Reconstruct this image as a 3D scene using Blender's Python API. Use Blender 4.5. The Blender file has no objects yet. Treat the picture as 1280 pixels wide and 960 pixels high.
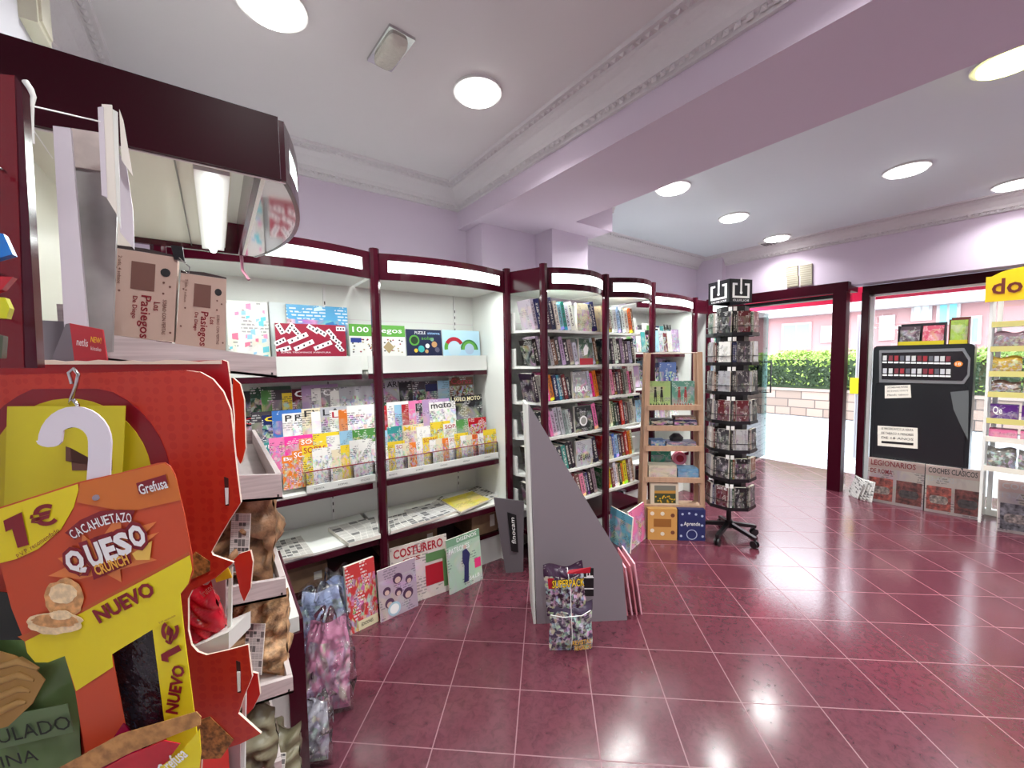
import bpy, math, random
import numpy as np
R = random.Random(7)
sc = bpy.context.scene
COL = sc.collection
# ------------------------------------------------------------------ camera
F = 500.0; H = 1.45
def _v(u, w): return np.array([u - 640.0, 480.0 - w, -F])
A = _v(1317, 440); A /= np.linalg.norm(A)
B = _v(269, 455); B -= A * A.dot(B); B /= np.linalg.norm(B)
RW = np.array([A, B, np.cross(A, B)])          # camera -> world (X along the shelf wall, Y into it)
CAM = np.array([0, 0, H])
cd = bpy.data.cameras.new('camera'); cam = bpy.data.objects.new('camera', cd); COL.objects.link(cam)
cd.sensor_width = 36; cd.sensor_fit = 'HORIZONTAL'; cd.lens = 36 * F / 1280; cd.clip_start = 0.02
m4 = np.eye(4); m4[:3, :3] = RW; m4[:3, 3] = CAM
import mathutils
cam.matrix_world = mathutils.Matrix(m4.tolist()); sc.camera = cam
# ------------------------------------------------------------------ world, exposure, lights
vs = sc.view_settings; vs.view_transform = 'Standard'; vs.look = 'None'; vs.gamma = 1; vs.use_curve_mapping = False
vs.exposure = 0.15
w = bpy.data.worlds.new('world'); sc.world = w; w.use_nodes = True
bg = w.node_tree.nodes['Background']; bg.inputs[0].default_value = (0.86, 0.93, 1.0, 1); bg.inputs[1].default_value = 8.0
LAMP_W = 12.0        # each ceiling downlight, watts
TUBE_W = 3.8        # each shelf tube
HEAD_E = 3.0        # lit header panels
def area(name, loc, sx, sy, power, color=(1, 1, 1), rot=(0, 0, 0), parent=None, shape='RECTANGLE', portal=False, spread=math.pi):
    l = bpy.data.lights.new(name, 'AREA'); l.shape = shape; l.size = sx; l.size_y = sy; l.energy = power; l.color = color; l.spread = spread
    if portal: l.cycles.is_portal = True
    o = bpy.data.objects.new(name, l); COL.objects.link(o); o.location = loc; o.rotation_euler = rot; o.parent = parent
    return o
# portals: they only guide sampling of the sky through the real openings
area('door_portal', (5.6, 1.75, 1.1), 2.2, 1.1, 1, rot=(0, math.radians(90), 0), portal=True)
area('window_portal', (5.75, -0.6, 1.1), 2.2, 3.4, 1, rot=(0, math.radians(90), 0), portal=True)

# ------------------------------------------------------------------ pixel -> place helpers
def ray(u, w): return RW @ _v(u, w)
def onx(u, w, x): d = ray(u, w); return d * (x / d[0]) + CAM
def ony(u, w, y): d = ray(u, w); return d * (y / d[1]) + CAM
def onz(u, w, z): d = ray(u, w); return d * ((z - H) / d[2]) + CAM
FH = np.array([-RW[0, 2], -RW[1, 2], 0]); FH /= np.linalg.norm(FH)
RH = np.array([FH[1], -FH[0], 0]); UP = np.array([0, 0, 1.0])
def pn(u, w, D): d = ray(u, w); return d * (D / d.dot(FH)) + CAM
def onp(u, w, p0, dr):
    n = np.array([-dr[1], dr[0], 0]); d = ray(u, w); return d * (n.dot(np.array([p0[0], p0[1], 0])) / n.dot(d)) + CAM

# ------------------------------------------------------------------ materials
MC = {}
def lin(c): return tuple((x / 255 / 12.92) if x / 255 <= 0.04045 else ((x / 255 + 0.055) / 1.055) ** 2.4 for x in c)
def pm(name, rgb, rough=0.5, metal=0.0, emit=0.0, spec=0.5, bump=0.0, bscale=30, var=0.0, coat=0.0, trans=0.0):
    if name in MC: return MC[name]
    m = bpy.data.materials.new(name); MC[name] = m; m.use_nodes = True
    nt = m.node_tree; b = nt.nodes['Principled BSDF']; c = lin(rgb) + (1,)
    b.inputs['Base Color'].default_value = c; b.inputs['Roughness'].default_value = rough; b.inputs['Metallic'].default_value = metal
    b.inputs['Specular IOR Level'].default_value = spec; b.inputs['Coat Weight'].default_value = coat
    if trans: b.inputs['Transmission Weight'].default_value = trans
    if emit: b.inputs['Emission Color'].default_value = c; b.inputs['Emission Strength'].default_value = emit
    if var or bump:
        tc = nt.nodes.new('ShaderNodeTexCoord'); n = nt.nodes.new('ShaderNodeTexNoise'); n.inputs['Scale'].default_value = bscale; n.inputs['Detail'].default_value = 4
        nt.links.new(tc.outputs['Object'], n.inputs['Vector'])
        if var:
            mx = nt.nodes.new('ShaderNodeMix'); mx.data_type = 'RGBA'; mx.inputs['A'].default_value = tuple(x * (1 - var) for x in c[:3]) + (1,)
            mx.inputs['B'].default_value = tuple(min(1, x * (1 + var)) for x in c[:3]) + (1,)
            mr = nt.nodes.new('ShaderNodeMapRange'); mr.inputs['From Min'].default_value = .36; mr.inputs['From Max'].default_value = .64; nt.links.new(n.outputs['Fac'], mr.inputs['Value'])
            nt.links.new(mr.outputs[0], mx.inputs['Factor']); nt.links.new(mx.outputs['Result'], b.inputs['Base Color'])
        if bump:
            bp = nt.nodes.new('ShaderNodeBump'); bp.inputs['Strength'].default_value = bump; bp.inputs['Distance'].default_value = 0.01
            nt.links.new(n.outputs['Fac'], bp.inputs['Height']); nt.links.new(bp.outputs['Normal'], b.inputs['Normal'])
    return m
class NT:
    def __init__(s, name):
        s.m = bpy.data.materials.new(name); MC[name] = s.m; s.m.use_nodes = True; s.t = s.m.node_tree; s.b = s.t.nodes['Principled BSDF']
    def n(s, typ, **k):
        x = s.t.nodes.new('ShaderNode' + typ)
        for a, v in k.items(): setattr(x, a, v)
        return x
    def l(s, a, b): s.t.links.new(a, b)
    def math(s, op, a, b=None, c=None):
        x = s.n('Math', operation=op)
        for i, v in enumerate((a, b, c)):
            if v is None: continue
            if isinstance(v, (int, float)): x.inputs[i].default_value = v
            else: s.l(v, x.inputs[i])
        return x.outputs[0]
    def mix(s, f, a, b):
        x = s.n('Mix', data_type='RGBA')
        for k, v in (('Factor', f), ('A', a), ('B', b)):
            if isinstance(v, tuple): x.inputs[k].default_value = v + (1,) if len(v) == 3 else v
            elif isinstance(v, (int, float)): x.inputs[k].default_value = v
            else: s.l(v, x.inputs[k])
        return x.outputs['Result']

MAROON = pm('maroon_lacquer', (62, 10, 26), 0.16, spec=0.4)
MAROON2 = pm('dark_maroon_board', (50, 4, 19), 0.35, spec=0.12)
WHITE = pm('white_laminate', (222, 224, 219), 0.4)
WHITEMET = pm('white_metal', (226, 226, 224), 0.35)
PINKWHITE = pm('light_edge', (215, 205, 208), 0.4)
LILAC = pm('lilac_paint', (202, 186, 204), 0.75, bump=0.03, bscale=60)
CEILM = pm('ceiling_paint', (210, 205, 208), 0.8)
CORN = pm('plaster_cornice', (206, 200, 204), 0.75, bump=0.35, bscale=70)
BLACK = pm('black_metal', (18, 18, 20), 0.35)
BLKPL = pm('black_plastic', (24, 24, 28), 0.3)
GREYB = pm('grey_board', (136, 128, 135), 0.42)
CHROME = pm('chrome', (200, 200, 200), 0.15, 1.0)
PAPER = pm('page_paper', (226, 220, 210), 0.7)
INKW = pm('white_ink', (240, 240, 240), 0.5); INKK = pm('black_ink', (18, 16, 20), 0.5); INKR = pm('red_ink', (170, 20, 40), 0.4)
INKY = pm('yellow_ink', (245, 205, 40), 0.4); INKB = pm('blue_ink', (40, 60, 140), 0.4); INKG = pm('green_ink', (90, 160, 60), 0.4)
LEDM = pm('led_diffuser', (255, 255, 250), 0.5, emit=12.0)
LEDY = pm('led_diffuser_warm', (250, 255, 150), 0.5, emit=7.0)
PANELM = pm('lit_acrylic', (240, 255, 250), 0.3, emit=HEAD_E)
TUBEM = pm('tube_glow', (245, 255, 250), 0.3, emit=6.0)
CARDB = pm('cardboard', (140, 110, 85), 0.8, var=0.12, bscale=15)
REDC = pm('red_card', (196, 42, 34), 0.45)
REDD = pm('deep_red_card', (170, 20, 30), 0.4)
YEL = pm('yellow_card', (232, 214, 30), 0.4)
YEL2 = pm('yellow_disc_print', (204, 186, 30), 0.45)
ORG = pm('orange_card', (200, 76, 42), 0.4)
ORG2 = pm('warm_orange_card', (206, 112, 44), 0.4)
MRN = pm('maroon_ink', (130, 14, 34), 0.35)
WOODM = NT('pale_wood'); g = WOODM
tc = g.n('TexCoord'); mp = g.n('Mapping'); mp.inputs['Scale'].default_value = (3, 3, 60); g.l(tc.outputs['Object'], mp.inputs['Vector'])
nz = g.n('TexNoise'); nz.inputs['Scale'].default_value = 2.5; nz.inputs['Detail'].default_value = 5; g.l(mp.outputs['Vector'], nz.inputs['Vector'])
g.l(g.mix(nz.outputs['Fac'], lin((160, 145, 145)), lin((228, 216, 214))), g.b.inputs['Base Color']); g.b.inputs['Roughness'].default_value = 0.55
PALEWOOD = g.m
g = NT('pine_wood'); tc = g.n('TexCoord'); mp = g.n('Mapping'); mp.inputs['Scale'].default_value = (8, 8, 1.2); g.l(tc.outputs['Object'], mp.inputs['Vector'])
nz = g.n('TexNoise'); nz.inputs['Scale'].default_value = 5; g.l(mp.outputs['Vector'], nz.inputs['Vector'])
g.l(g.mix(nz.outputs['Fac'], lin((176, 138, 112)), lin((206, 172, 146))), g.b.inputs['Base Color']); g.b.inputs['Roughness'].default_value = 0.5
PINE = g.m
# floor tiles: laid at 48.7 degrees, 0.293 m
g = NT('maroon_floor_tile'); tc = g.n('TexCoord'); sp = g.n('SeparateXYZ'); g.l(tc.outputs['Object'], sp.inputs[0])
an = math.radians(48.5)
def rot(a, b, off, S):
    return g.math('DIVIDE', g.math('SUBTRACT', g.math('ADD', g.math('MULTIPLY', sp.outputs['X'], a), g.math('MULTIPLY', sp.outputs['Y'], b)), off), S)
u_ = rot(math.cos(an), math.sin(an), 1.381, .2895); v_ = rot(math.sin(an), -math.cos(an), 0.18, .3105)
def edge(x): return g.math('ABSOLUTE', g.math('SUBTRACT', g.math('FRACT', x), 0.5))
gm = g.math('GREATER_THAN', g.math('MAXIMUM', edge(u_), edge(v_)), 0.4925)
cx = g.n('CombineXYZ'); g.l(g.math('FLOOR', u_), cx.inputs[0]); g.l(g.math('FLOOR', v_), cx.inputs[1])
wn = g.n('TexWhiteNoise'); g.l(cx.outputs[0], wn.inputs['Vector'])
nz = g.n('TexNoise'); nz.inputs['Scale'].default_value = 30; nz.inputs['Detail'].default_value = 8; nz.inputs['Roughness'].default_value = 0.75; nz.inputs['Distortion'].default_value = .8
g.l(tc.outputs['Object'], nz.inputs['Vector'])
cr = g.n('ValToRGB'); e = cr.color_ramp.elements; e[0].position = 0.33; e[0].color = lin((66, 29, 39)) + (1,); e[1].position = 0.55; e[1].color = lin((92, 45, 57)) + (1,)
g.l(nz.outputs['Fac'], cr.inputs[0])
tint = g.mix(g.math('MULTIPLY', wn.outputs['Value'], 0.35), cr.outputs[0], lin((82, 39, 50)))
g.l(g.mix(gm, tint, lin((122, 78, 88))), g.b.inputs['Base Color'])
nz2 = g.n('TexNoise'); nz2.inputs['Scale'].default_value = 60; nz2.inputs['Detail'].default_value = 3; g.l(tc.outputs['Object'], nz2.inputs['Vector'])
g.l(g.math('ADD', g.math('MULTIPLY', nz2.outputs['Fac'], 0.14), g.math('ADD', 0.10, g.math('MULTIPLY', gm, 0.4))), g.b.inputs['Roughness'])
bp = g.n('Bump'); bp.inputs['Strength'].default_value = 0.12; bp.inputs['Distance'].default_value = 0.004
g.l(g.math('SUBTRACT', g.math('MULTIPLY', nz2.outputs['Fac'], 0.25), gm), bp.inputs['Height']); g.l(bp.outputs['Normal'], g.b.inputs['Normal'])
FLOORM = g.m; g.b.inputs['Specular IOR Level'].default_value = 0.9
def glass(name, tint=(1, 1, 1), refl=0.08, rough=0.0):
    g = NT(name); t = g.t; t.nodes.remove(g.b); out = [n for n in t.nodes if n.type == 'OUTPUT_MATERIAL'][0]
    tr = g.n('BsdfTransparent'); tr.inputs[0].default_value = tint + (1,); gl = g.n('BsdfGlossy'); gl.inputs['Roughness'].default_value = rough
    fr = g.n('Fresnel'); fr.inputs['IOR'].default_value = 1.45; mx = g.n('MixShader')
    g.l(g.math('ADD', fr.outputs[0], refl - 0.04), mx.inputs[0]); g.l(tr.outputs[0], mx.inputs[1]); g.l(gl.outputs[0], mx.inputs[2]); g.l(mx.outputs[0], out.inputs[0])
    return g.m
GLASS = glass('window_glass', (0.96, 0.99, 0.99)); PLASTIC = glass('clear_plastic', (0.96, 0.96, 0.98), 0.09, 0.10)

def uvnodes(g):
    uv = g.n('UVMap'); oi = g.n('ObjectInfo'); sp = g.n('SeparateXYZ'); g.l(uv.outputs[0], sp.inputs[0])
    ad = g.n('VectorMath', operation='ADD'); g.l(uv.outputs[0], ad.inputs[0])
    cb = g.n('CombineXYZ'); g.l(g.math('MULTIPLY', oi.outputs['Random'], 37.0), cb.inputs[0]); g.l(g.math('MULTIPLY', oi.outputs['Random'], 91.0), cb.inputs[1]); g.l(cb.outputs[0], ad.inputs[1])
    return uv, oi, sp, ad.outputs[0]
def cover_mat(name, scale=4.0, mixf=0.5, contrast=1.0, text=0.6, rough=0.25, voro=False, sat=1.0, val=1.0):
    """printed cover: object colour ground, a varied picture, small type"""
    g = NT(name); uv, oi, sp, vec = uvnodes(g)
    if voro:
        t = g.n('TexVoronoi'); t.inputs['Scale'].default_value = scale; g.l(vec, t.inputs['Vector']); colr = t.outputs['Color']
        nn = g.n('TexNoise'); nn.inputs['Scale'].default_value = scale * 0.8; g.l(vec, nn.inputs['Vector']); fac = nn.outputs['Fac']
    else:
        t = g.n('TexNoise'); t.inputs['Scale'].default_value = scale; t.inputs['Detail'].default_value = 3; t.inputs['Distortion'].default_value = 0.8; g.l(vec, t.inputs['Vector'])
        cc = g.n('BrightContrast'); cc.inputs['Contrast'].default_value = contrast; cc.inputs['Bright'].default_value = 0.0; g.l(t.outputs['Color'], cc.inputs['Color']); colr = cc.outputs[0]; fac = t.outputs['Fac']
    hs = g.n('HueSaturation'); hs.inputs['Saturation'].default_value = sat; hs.inputs['Value'].default_value = val; g.l(colr, hs.inputs['Color']); colr = hs.outputs[0]
    m = g.n('MapRange'); m.inputs['From Min'].default_value = 0.42; m.inputs['From Max'].default_value = 0.56; m.clamp = True; g.l(fac, m.inputs['Value'])
    top = g.math('LESS_THAN', sp.outputs['Y'], 0.78)
    base = g.mix(g.math('MULTIPLY', g.math('MULTIPLY', m.outputs[0], top), mixf), oi.outputs['Color'], colr)
    # small type: rows of dashes
    br = g.n('TexBrick'); br.inputs['Scale'].default_value = 1.0; br.inputs['Brick Width'].default_value = 0.13; br.inputs['Row Height'].default_value = 0.05; br.inputs['Mortar Size'].default_value = 0.014
    br.offset = 0.37; g.l(vec, br.inputs['Vector'])
    n3 = g.n('TexNoise'); n3.inputs['Scale'].default_value = 3.1; g.l(vec, n3.inputs['Vector'])
    tx = g.math('MULTIPLY', g.math('MULTIPLY', g.math('LESS_THAN', br.outputs['Fac'], 0.5), g.math('GREATER_THAN', n3.outputs['Fac'], 0.56)), text)
    lum = g.n('RGBToBW'); g.l(base, lum.inputs[0])
    ink = g.mix(g.math('GREATER_THAN', lum.outputs[0], 0.32), (0.85, 0.85, 0.82), (0.03, 0.02, 0.05))
    g.l(g.mix(tx, base, ink), g.b.inputs['Base Color']); g.b.inputs['Roughness'].default_value = rough
    return g.m
COVER = cover_mat('printed_cover', 3.2, 0.8, 1.6, 0.6, sat=.8, val=.75)
COVER2 = cover_mat('busy_cover', 10.0, 0.7, 1.2, 0.7, voro=True, sat=.65, val=.8)
COVER3 = cover_mat('quiet_cover', 2.2, 0.35, 0.4, 0.5, 0.35)
RACKC = cover_mat('paperback_cover', 2.5, .4, .6, .8, .3, sat=.7, val=.45)
g = NT('newsprint'); uv, oi, sp, vec = uvnodes(g)
cu = g.math('MULTIPLY', sp.outputs['X'], 5.0); rv = g.math('MULTIPLY', sp.outputs['Y'], 7.0)
cb = g.n('CombineXYZ'); g.l(g.math('FLOOR', cu), cb.inputs[0]); g.l(g.math('FLOOR', rv), cb.inputs[1]); g.l(g.math('MULTIPLY', oi.outputs['Random'], 50.0), cb.inputs[2])
wn = g.n('TexWhiteNoise'); g.l(cb.outputs[0], wn.inputs['Vector'])
colm = g.math('LESS_THAN', g.math('ABSOLUTE', g.math('SUBTRACT', g.math('FRACT', cu), 0.5)), 0.44); rowm = g.math('LESS_THAN', g.math('ABSOLUTE', g.math('SUBTRACT', g.math('FRACT', rv), 0.5)), 0.42)
lines = g.math('GREATER_THAN', g.math('FRACT', g.math('MULTIPLY', sp.outputs['Y'], 44.0)), 0.5)
pic = g.math('LESS_THAN', wn.outputs['Value'], 0.24); head = g.math('MULTIPLY', g.math('GREATER_THAN', wn.outputs['Value'], 0.8), g.math('GREATER_THAN', g.math('FRACT', rv), 0.5))
ink = g.math('MULTIPLY', g.math('MULTIPLY', colm, rowm), g.math('MAXIMUM', g.math('MULTIPLY', lines, 0.5), g.math('MAXIMUM', g.math('MULTIPLY', pic, 0.8), g.math('MULTIPLY', head, 0.9))))
g.l(g.mix(ink, oi.outputs['Color'], (0.03, 0.03, 0.035)), g.b.inputs['Base Color']); g.b.inputs['Roughness'].default_value = .8; NEWS = g.m
BAGM = cover_mat('foil_print', 7.0, 0.6, 1.0, 0.25, 0.18, voro=True, sat=.4)
def spine_mat(name):
    g = NT(name); uv, oi, sp, vec = uvnodes(g)
    mp = g.n('Mapping'); mp.inputs['Scale'].default_value = (2.2, 26, 1); g.l(vec, mp.inputs['Vector'])
    nn = g.n('TexNoise'); nn.inputs['Scale'].default_value = 1.0; nn.inputs['Detail'].default_value = 0; g.l(mp.outputs[0], nn.inputs['Vector'])
    inb = g.math('MULTIPLY', g.math('LESS_THAN', g.math('ABSOLUTE', g.math('SUBTRACT', sp.outputs['X'], 0.5)), 0.22), g.math('LESS_THAN', g.math('ABSOLUTE', g.math('SUBTRACT', sp.outputs['Y'], 0.52)), 0.36))
    tx = g.math('MULTIPLY', inb, g.math('GREATER_THAN', nn.outputs['Fac'], 0.47))
    lum = g.n('RGBToBW'); g.l(oi.outputs['Color'], lum.inputs[0])
    ink = g.mix(g.math('GREATER_THAN', lum.outputs[0], 0.22), (0.8, 0.78, 0.7), (0.06, 0.03, 0.05))
    band = g.math('MULTIPLY', g.math('LESS_THAN', sp.outputs['Y'], 0.11), g.math('GREATER_THAN', oi.outputs['Random'], 0.5))
    hs = g.n('HueSaturation'); hs.inputs['Value'].default_value = 1.7; hs.inputs['Hue'].default_value = 0.62; g.l(oi.outputs['Color'], hs.inputs['Color'])
    c1 = g.mix(band, oi.outputs['Color'], hs.outputs[0])
    g.l(g.mix(g.math('MULTIPLY', tx, 0.8), c1, ink), g.b.inputs['Base Color']); g.b.inputs['Roughness'].default_value = 0.35
    return g.m
SPINE = spine_mat('book_spine')

# ------------------------------------------------------------------ mesh helpers
_txt = {}
def text_geo(body, offset=0.0, bold=0.0):
    k = (body, offset)
    if k in _txt: return _txt[k]
    c = bpy.data.curves.new('t', 'FONT'); c.body = body; c.resolution_u = 2; c.offset = offset
    o = bpy.data.objects.new('t', c); COL.objects.link(o); dg = bpy.context.evaluated_depsgraph_get()
    me = bpy.data.meshes.new_from_object(o.evaluated_get(dg))
    vs_ = np.array([v.co[:] for v in me.vertices]); fs = [tuple(p.vertices) for p in me.polygons]
    bpy.data.objects.remove(o); bpy.data.meshes.remove(me); bpy.data.curves.remove(c)
    _txt[k] = (vs_, fs); return _txt[k]
class MB:
    def __init__(s): s.v = []; s.f = []; s.m = []; s.uv = {}; s.mats = []; s.sm = set()
    def mi(s, mat):
        if mat not in s.mats: s.mats.append(mat)
        return s.mats.index(mat)
    def add(s, verts, faces, mat, uvs=None, smooth=False):
        o = len(s.v); s.v += [tuple(float(c) for c in p) for p in verts]; mi = s.mi(mat)
        for i, f in enumerate(faces):
            if uvs and uvs.get(i): s.uv[len(s.f)] = uvs[i]
            if smooth: s.sm.add(len(s.f))
            s.f.append(tuple(o + j for j in f)); s.m.append(mi)
        return s
    def hexa(s, p, mat, front=None):
        """p: 8 corners, bottom 4 (ccw from front-left: FL FR BR BL) then top 4; front: material for the front face with UV"""
        fs = [(0, 1, 5, 4), (1, 2, 6, 5), (2, 3, 7, 6), (3, 0, 4, 7), (4, 5, 6, 7), (3, 2, 1, 0)]
        if front: s.add(p, fs[1:], mat); s.add(p, fs[:1], front, {0: [(0, 0), (1, 0), (1, 1), (0, 1)]})
        else: s.add(p, fs, mat, {0: [(0, 0), (1, 0), (1, 1), (0, 1)]})
        return s
    def box(s, lo, hi, mat, front=None, M=None):
        x0, y0, z0 = lo; x1, y1, z1 = hi
        p = [(x0, y0, z0), (x1, y0, z0), (x1, y1, z0), (x0, y1, z0), (x0, y0, z1), (x1, y0, z1), (x1, y1, z1), (x0, y1, z1)]
        if M is not None: p = [M(q) for q in p]
        return s.hexa(p, mat, front)
    def prism(s, pts, ext, mat, side=None, uv=False):
        pts = [np.array(p, float) for p in pts]; n = len(pts); e = np.array(ext, float)
        u = None
        if uv:
            a = np.array(pts); mn, mx = a.min(0), a.max(0); d = np.where(mx - mn < 1e-6, 1, mx - mn); k = 0 if (mx - mn)[0] >= (mx - mn)[1] else 1
            u = {0: [((p[k] - mn[k]) / d[k], (p[2] - mn[2]) / d[2]) for p in pts]}
        s.add(pts, [tuple(range(n))], mat, u); s.add([p + e for p in pts], [tuple(range(n - 1, -1, -1))], mat)
        s.add(pts + [p + e for p in pts], [(i, i + n, (i + 1) % n + n, (i + 1) % n) for i in range(n)], side or mat)
        return s
    def tube(s, path, r, mat, n=8, cap=True, smooth=True):
        P = [np.array(p, float) for p in path]; rs = r if isinstance(r, (list, tuple)) else [r] * len(P); vs_ = []; prev = None
        for i, p in enumerate(P):
            t = P[min(i + 1, len(P) - 1)] - P[max(i - 1, 0)]; t /= (np.linalg.norm(t) + 1e-9)
            if prev is None: a = np.cross(t, (0, 0, 1) if abs(t[2]) < .9 else (1, 0, 0))
            else: a = prev - t * prev.dot(t)
            a /= (np.linalg.norm(a) + 1e-9); prev = a; b = np.cross(t, a)
            vs_ += [p + (a * math.cos(k * 2 * math.pi / n) + b * math.sin(k * 2 * math.pi / n)) * rs[i] for k in range(n)]
        fs = [(i * n + k, i * n + (k + 1) % n, (i + 1) * n + (k + 1) % n, (i + 1) * n + k) for i in range(len(P) - 1) for k in range(n)]
        s.add(vs_, fs, mat, smooth=smooth)
        if cap:
            s.add(vs_[:n], [tuple(range(n - 1, -1, -1))], mat); s.add(vs_[-n:], [tuple(range(n))], mat)
        return s
    def text(s, body, o, ex, ey, mat, offset=0.0):
        """letters fitted in the parallelogram o, ex, ey"""
        v0, _ = text_geo(body); vv, ff = text_geo(body, offset); mn = v0.min(0); d = v0.max(0) - mn
        o, ex, ey = map(lambda q: np.array(q, float), (o, ex, ey))
        s.add([o + ex * ((p[0] - mn[0]) / d[0]) + ey * ((p[1] - mn[1]) / d[1]) for p in vv], ff, mat); return s
    def build(s, name, parent=None, loc=None, rz=0, **kw):
        me = bpy.data.meshes.new(name); me.from_pydata(s.v, [], s.f)
        for m in s.mats: me.materials.append(m)
        me.polygons.foreach_set('material_index', s.m)
        if s.uv:
            uvl = me.uv_layers.new(name='UVMap')
            for fi, u in s.uv.items():
                for li, c in zip(me.polygons[fi].loop_indices, u): uvl.data[li].uv = c
        for fi in s.sm: me.polygons[fi].use_smooth = True
        me.update()
        o = bpy.data.objects.new(name, me); COL.objects.link(o); o.parent = parent
        if loc is not None: o.location = loc
        o.rotation_euler.z = rz
        return tag(o, **kw)
def tag(o, label=None, cat=None, group=None, kind=None, color=None):
    if label: o['label'] = label
    if cat: o['category'] = cat
    if group: o['group'] = group
    if kind: o['kind'] = kind
    if color: o.color = lin(color) + (1,)
    return o
def empty(name, label, cat, loc=(0, 0, 0), rz=0, group=None):
    o = bpy.data.objects.new(name, None); COL.objects.link(o); o.location = loc; o.rotation_euler.z = rz; o.empty_display_size = 0.05
    return tag(o, label, cat, group)
def bag_mb(w, h, t, seed, mat, seal=0.07, back=None, n=22, crumple=1.0, flat=False, pinch=0.0, rough=0.0):
    """crumpled pillow bag, bottom centre at the origin, front towards -Y"""
    r = random.Random(seed); ph = [(r.uniform(3, 11), r.uniform(3, 11), r.uniform(0, 6), r.uniform(.3, 1)) for _ in range(7)]
    mb = MB(); 
    for side in (-1, 1):
        vs_, fs, uv = [], [], {}
        for j in range(n + 1):
            for i in range(n + 1):
                u, v = i / n, j / n
                body = max(0, min(1, (v - seal * .4) / .12)) * max(0, min(1, (1 - seal * .4 - v) / .12))
                prof = (4 * u * (1 - u)) ** .6 * (max(0.0, math.sin(math.pi * min(1, max(0, v)))) ** .45) * body
                k = sum(a * math.sin(fx * u * 3 + fy * v * 3 + p) for fx, fy, p, a in ph) / 7
                k2 = abs(math.sin(13 * u + 5 * k)) * 0.3 * (1 - body)
                if rough: k += rough * 1.6 * mathutils.noise.noise((u * 6 + seed, v * 8, side * 3.0)); 
                d = t / 2 * prof * (1 + .5 * crumple * k) + .004 * crumple * k * body + 0.003 * k2
                edge = 0.02 * w * crumple * math.sin(9 * v + seed)
                if rough: edge += rough * .10 * w * mathutils.noise.noise((seed * 1.7, v * 5, 2.0)); d += rough * .008 * abs(mathutils.noise.noise((u * 15 + seed, v * 17, side * 2.0))) * body
                x = (u - .5) * (w + edge - .06 * w * prof) * (1 - pinch * max(0.0, v - .55) * 2); z = v * h + .01 * crumple * math.sin(7 * u + seed) * v
                vs_.append((x, side * d - (0.03 * h * (v - .5) ** 2 if flat else 0), z))
        for j in range(n):
            for i in range(n):
                a = j * (n + 1) + i; q = (a, a + 1, a + n + 2, a + n + 1)
                uu = [(i / n, j / n), ((i + 1) / n, j / n), ((i + 1) / n, (j + 1) / n), (i / n, (j + 1) / n)]
                if side > 0: q = q[::-1]; uu = uu[::-1]
                uv[len(fs)] = uu; fs.append(q)
        mb.add(vs_, fs, mat if side < 0 or not back else back, uv, smooth=True)
    return mb
def lean(o, tilt, rz=0, side=0): o.rotation_euler = (-tilt, side, rz)   # tilt back (top towards +Y)

# ------------------------------------------------------------------ the room
XL, YA, YR, XF, ZC = -0.45, 2.80, 2.90, 5.35, 2.75
BX0, BX1, BZ = 1.57, 2.205, 2.468
def st(name, mb, **k): return mb.build(name, kind='structure', **k)
st('floor', MB().box((XL - .1, -2.6, -0.05), (6.2, 3.0, 0), FLOORM))
m = MB(); m.box((XL, -2.5, ZC), (BX0 + .02, YA, ZC + .05), CEILM); st('ceiling', m)
m = MB(); m.box((BX1 - .02, -2.5, ZC), (XF, YR, ZC + .05), pm('far_ceiling_paint', (214, 220, 226), 0.7)); st('ceiling_front', m)
m = MB(); m.box((BX0, -2.5, BZ), (BX1, YR, ZC + .04), LILAC); st('ceiling_beam', m)
m = MB(); m.box((XL, YA, 0), (BX0 + .1, YA + .1, ZC), LILAC); m.box((BX0 + .07, YA, 0), (BX1, YA + .1, ZC), LILAC); st('wall_back', m)
m = MB(); m.box((1.638, 2.566, 0), (2.157, YA, BZ + .05), LILAC); m.box((2.157, 2.364, 1.9), (2.56, YR, BZ + .05), LILAC); st('wall_pillar', m)
m = MB(); m.box((BX1, 2.155, BZ), (2.62, YR, ZC), LILAC); st('ceiling_soffit', m)
m = MB(); m.box((2.5, YR, 0), (XF + .1, YR + .1, ZC), LILAC); st('wall_back_front_room', m)
m = MB(); m.box((XL - .1, -2.6, 0), (XL, YA + .1, ZC), pm('white_wall', (206, 204, 212), 0.7)); st('wall_left', m)
m = MB(); m.box((XL - .1, -2.6, 0), (XF + .2, -2.5, ZC), LILAC); st('wall_rear', m)
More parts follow.
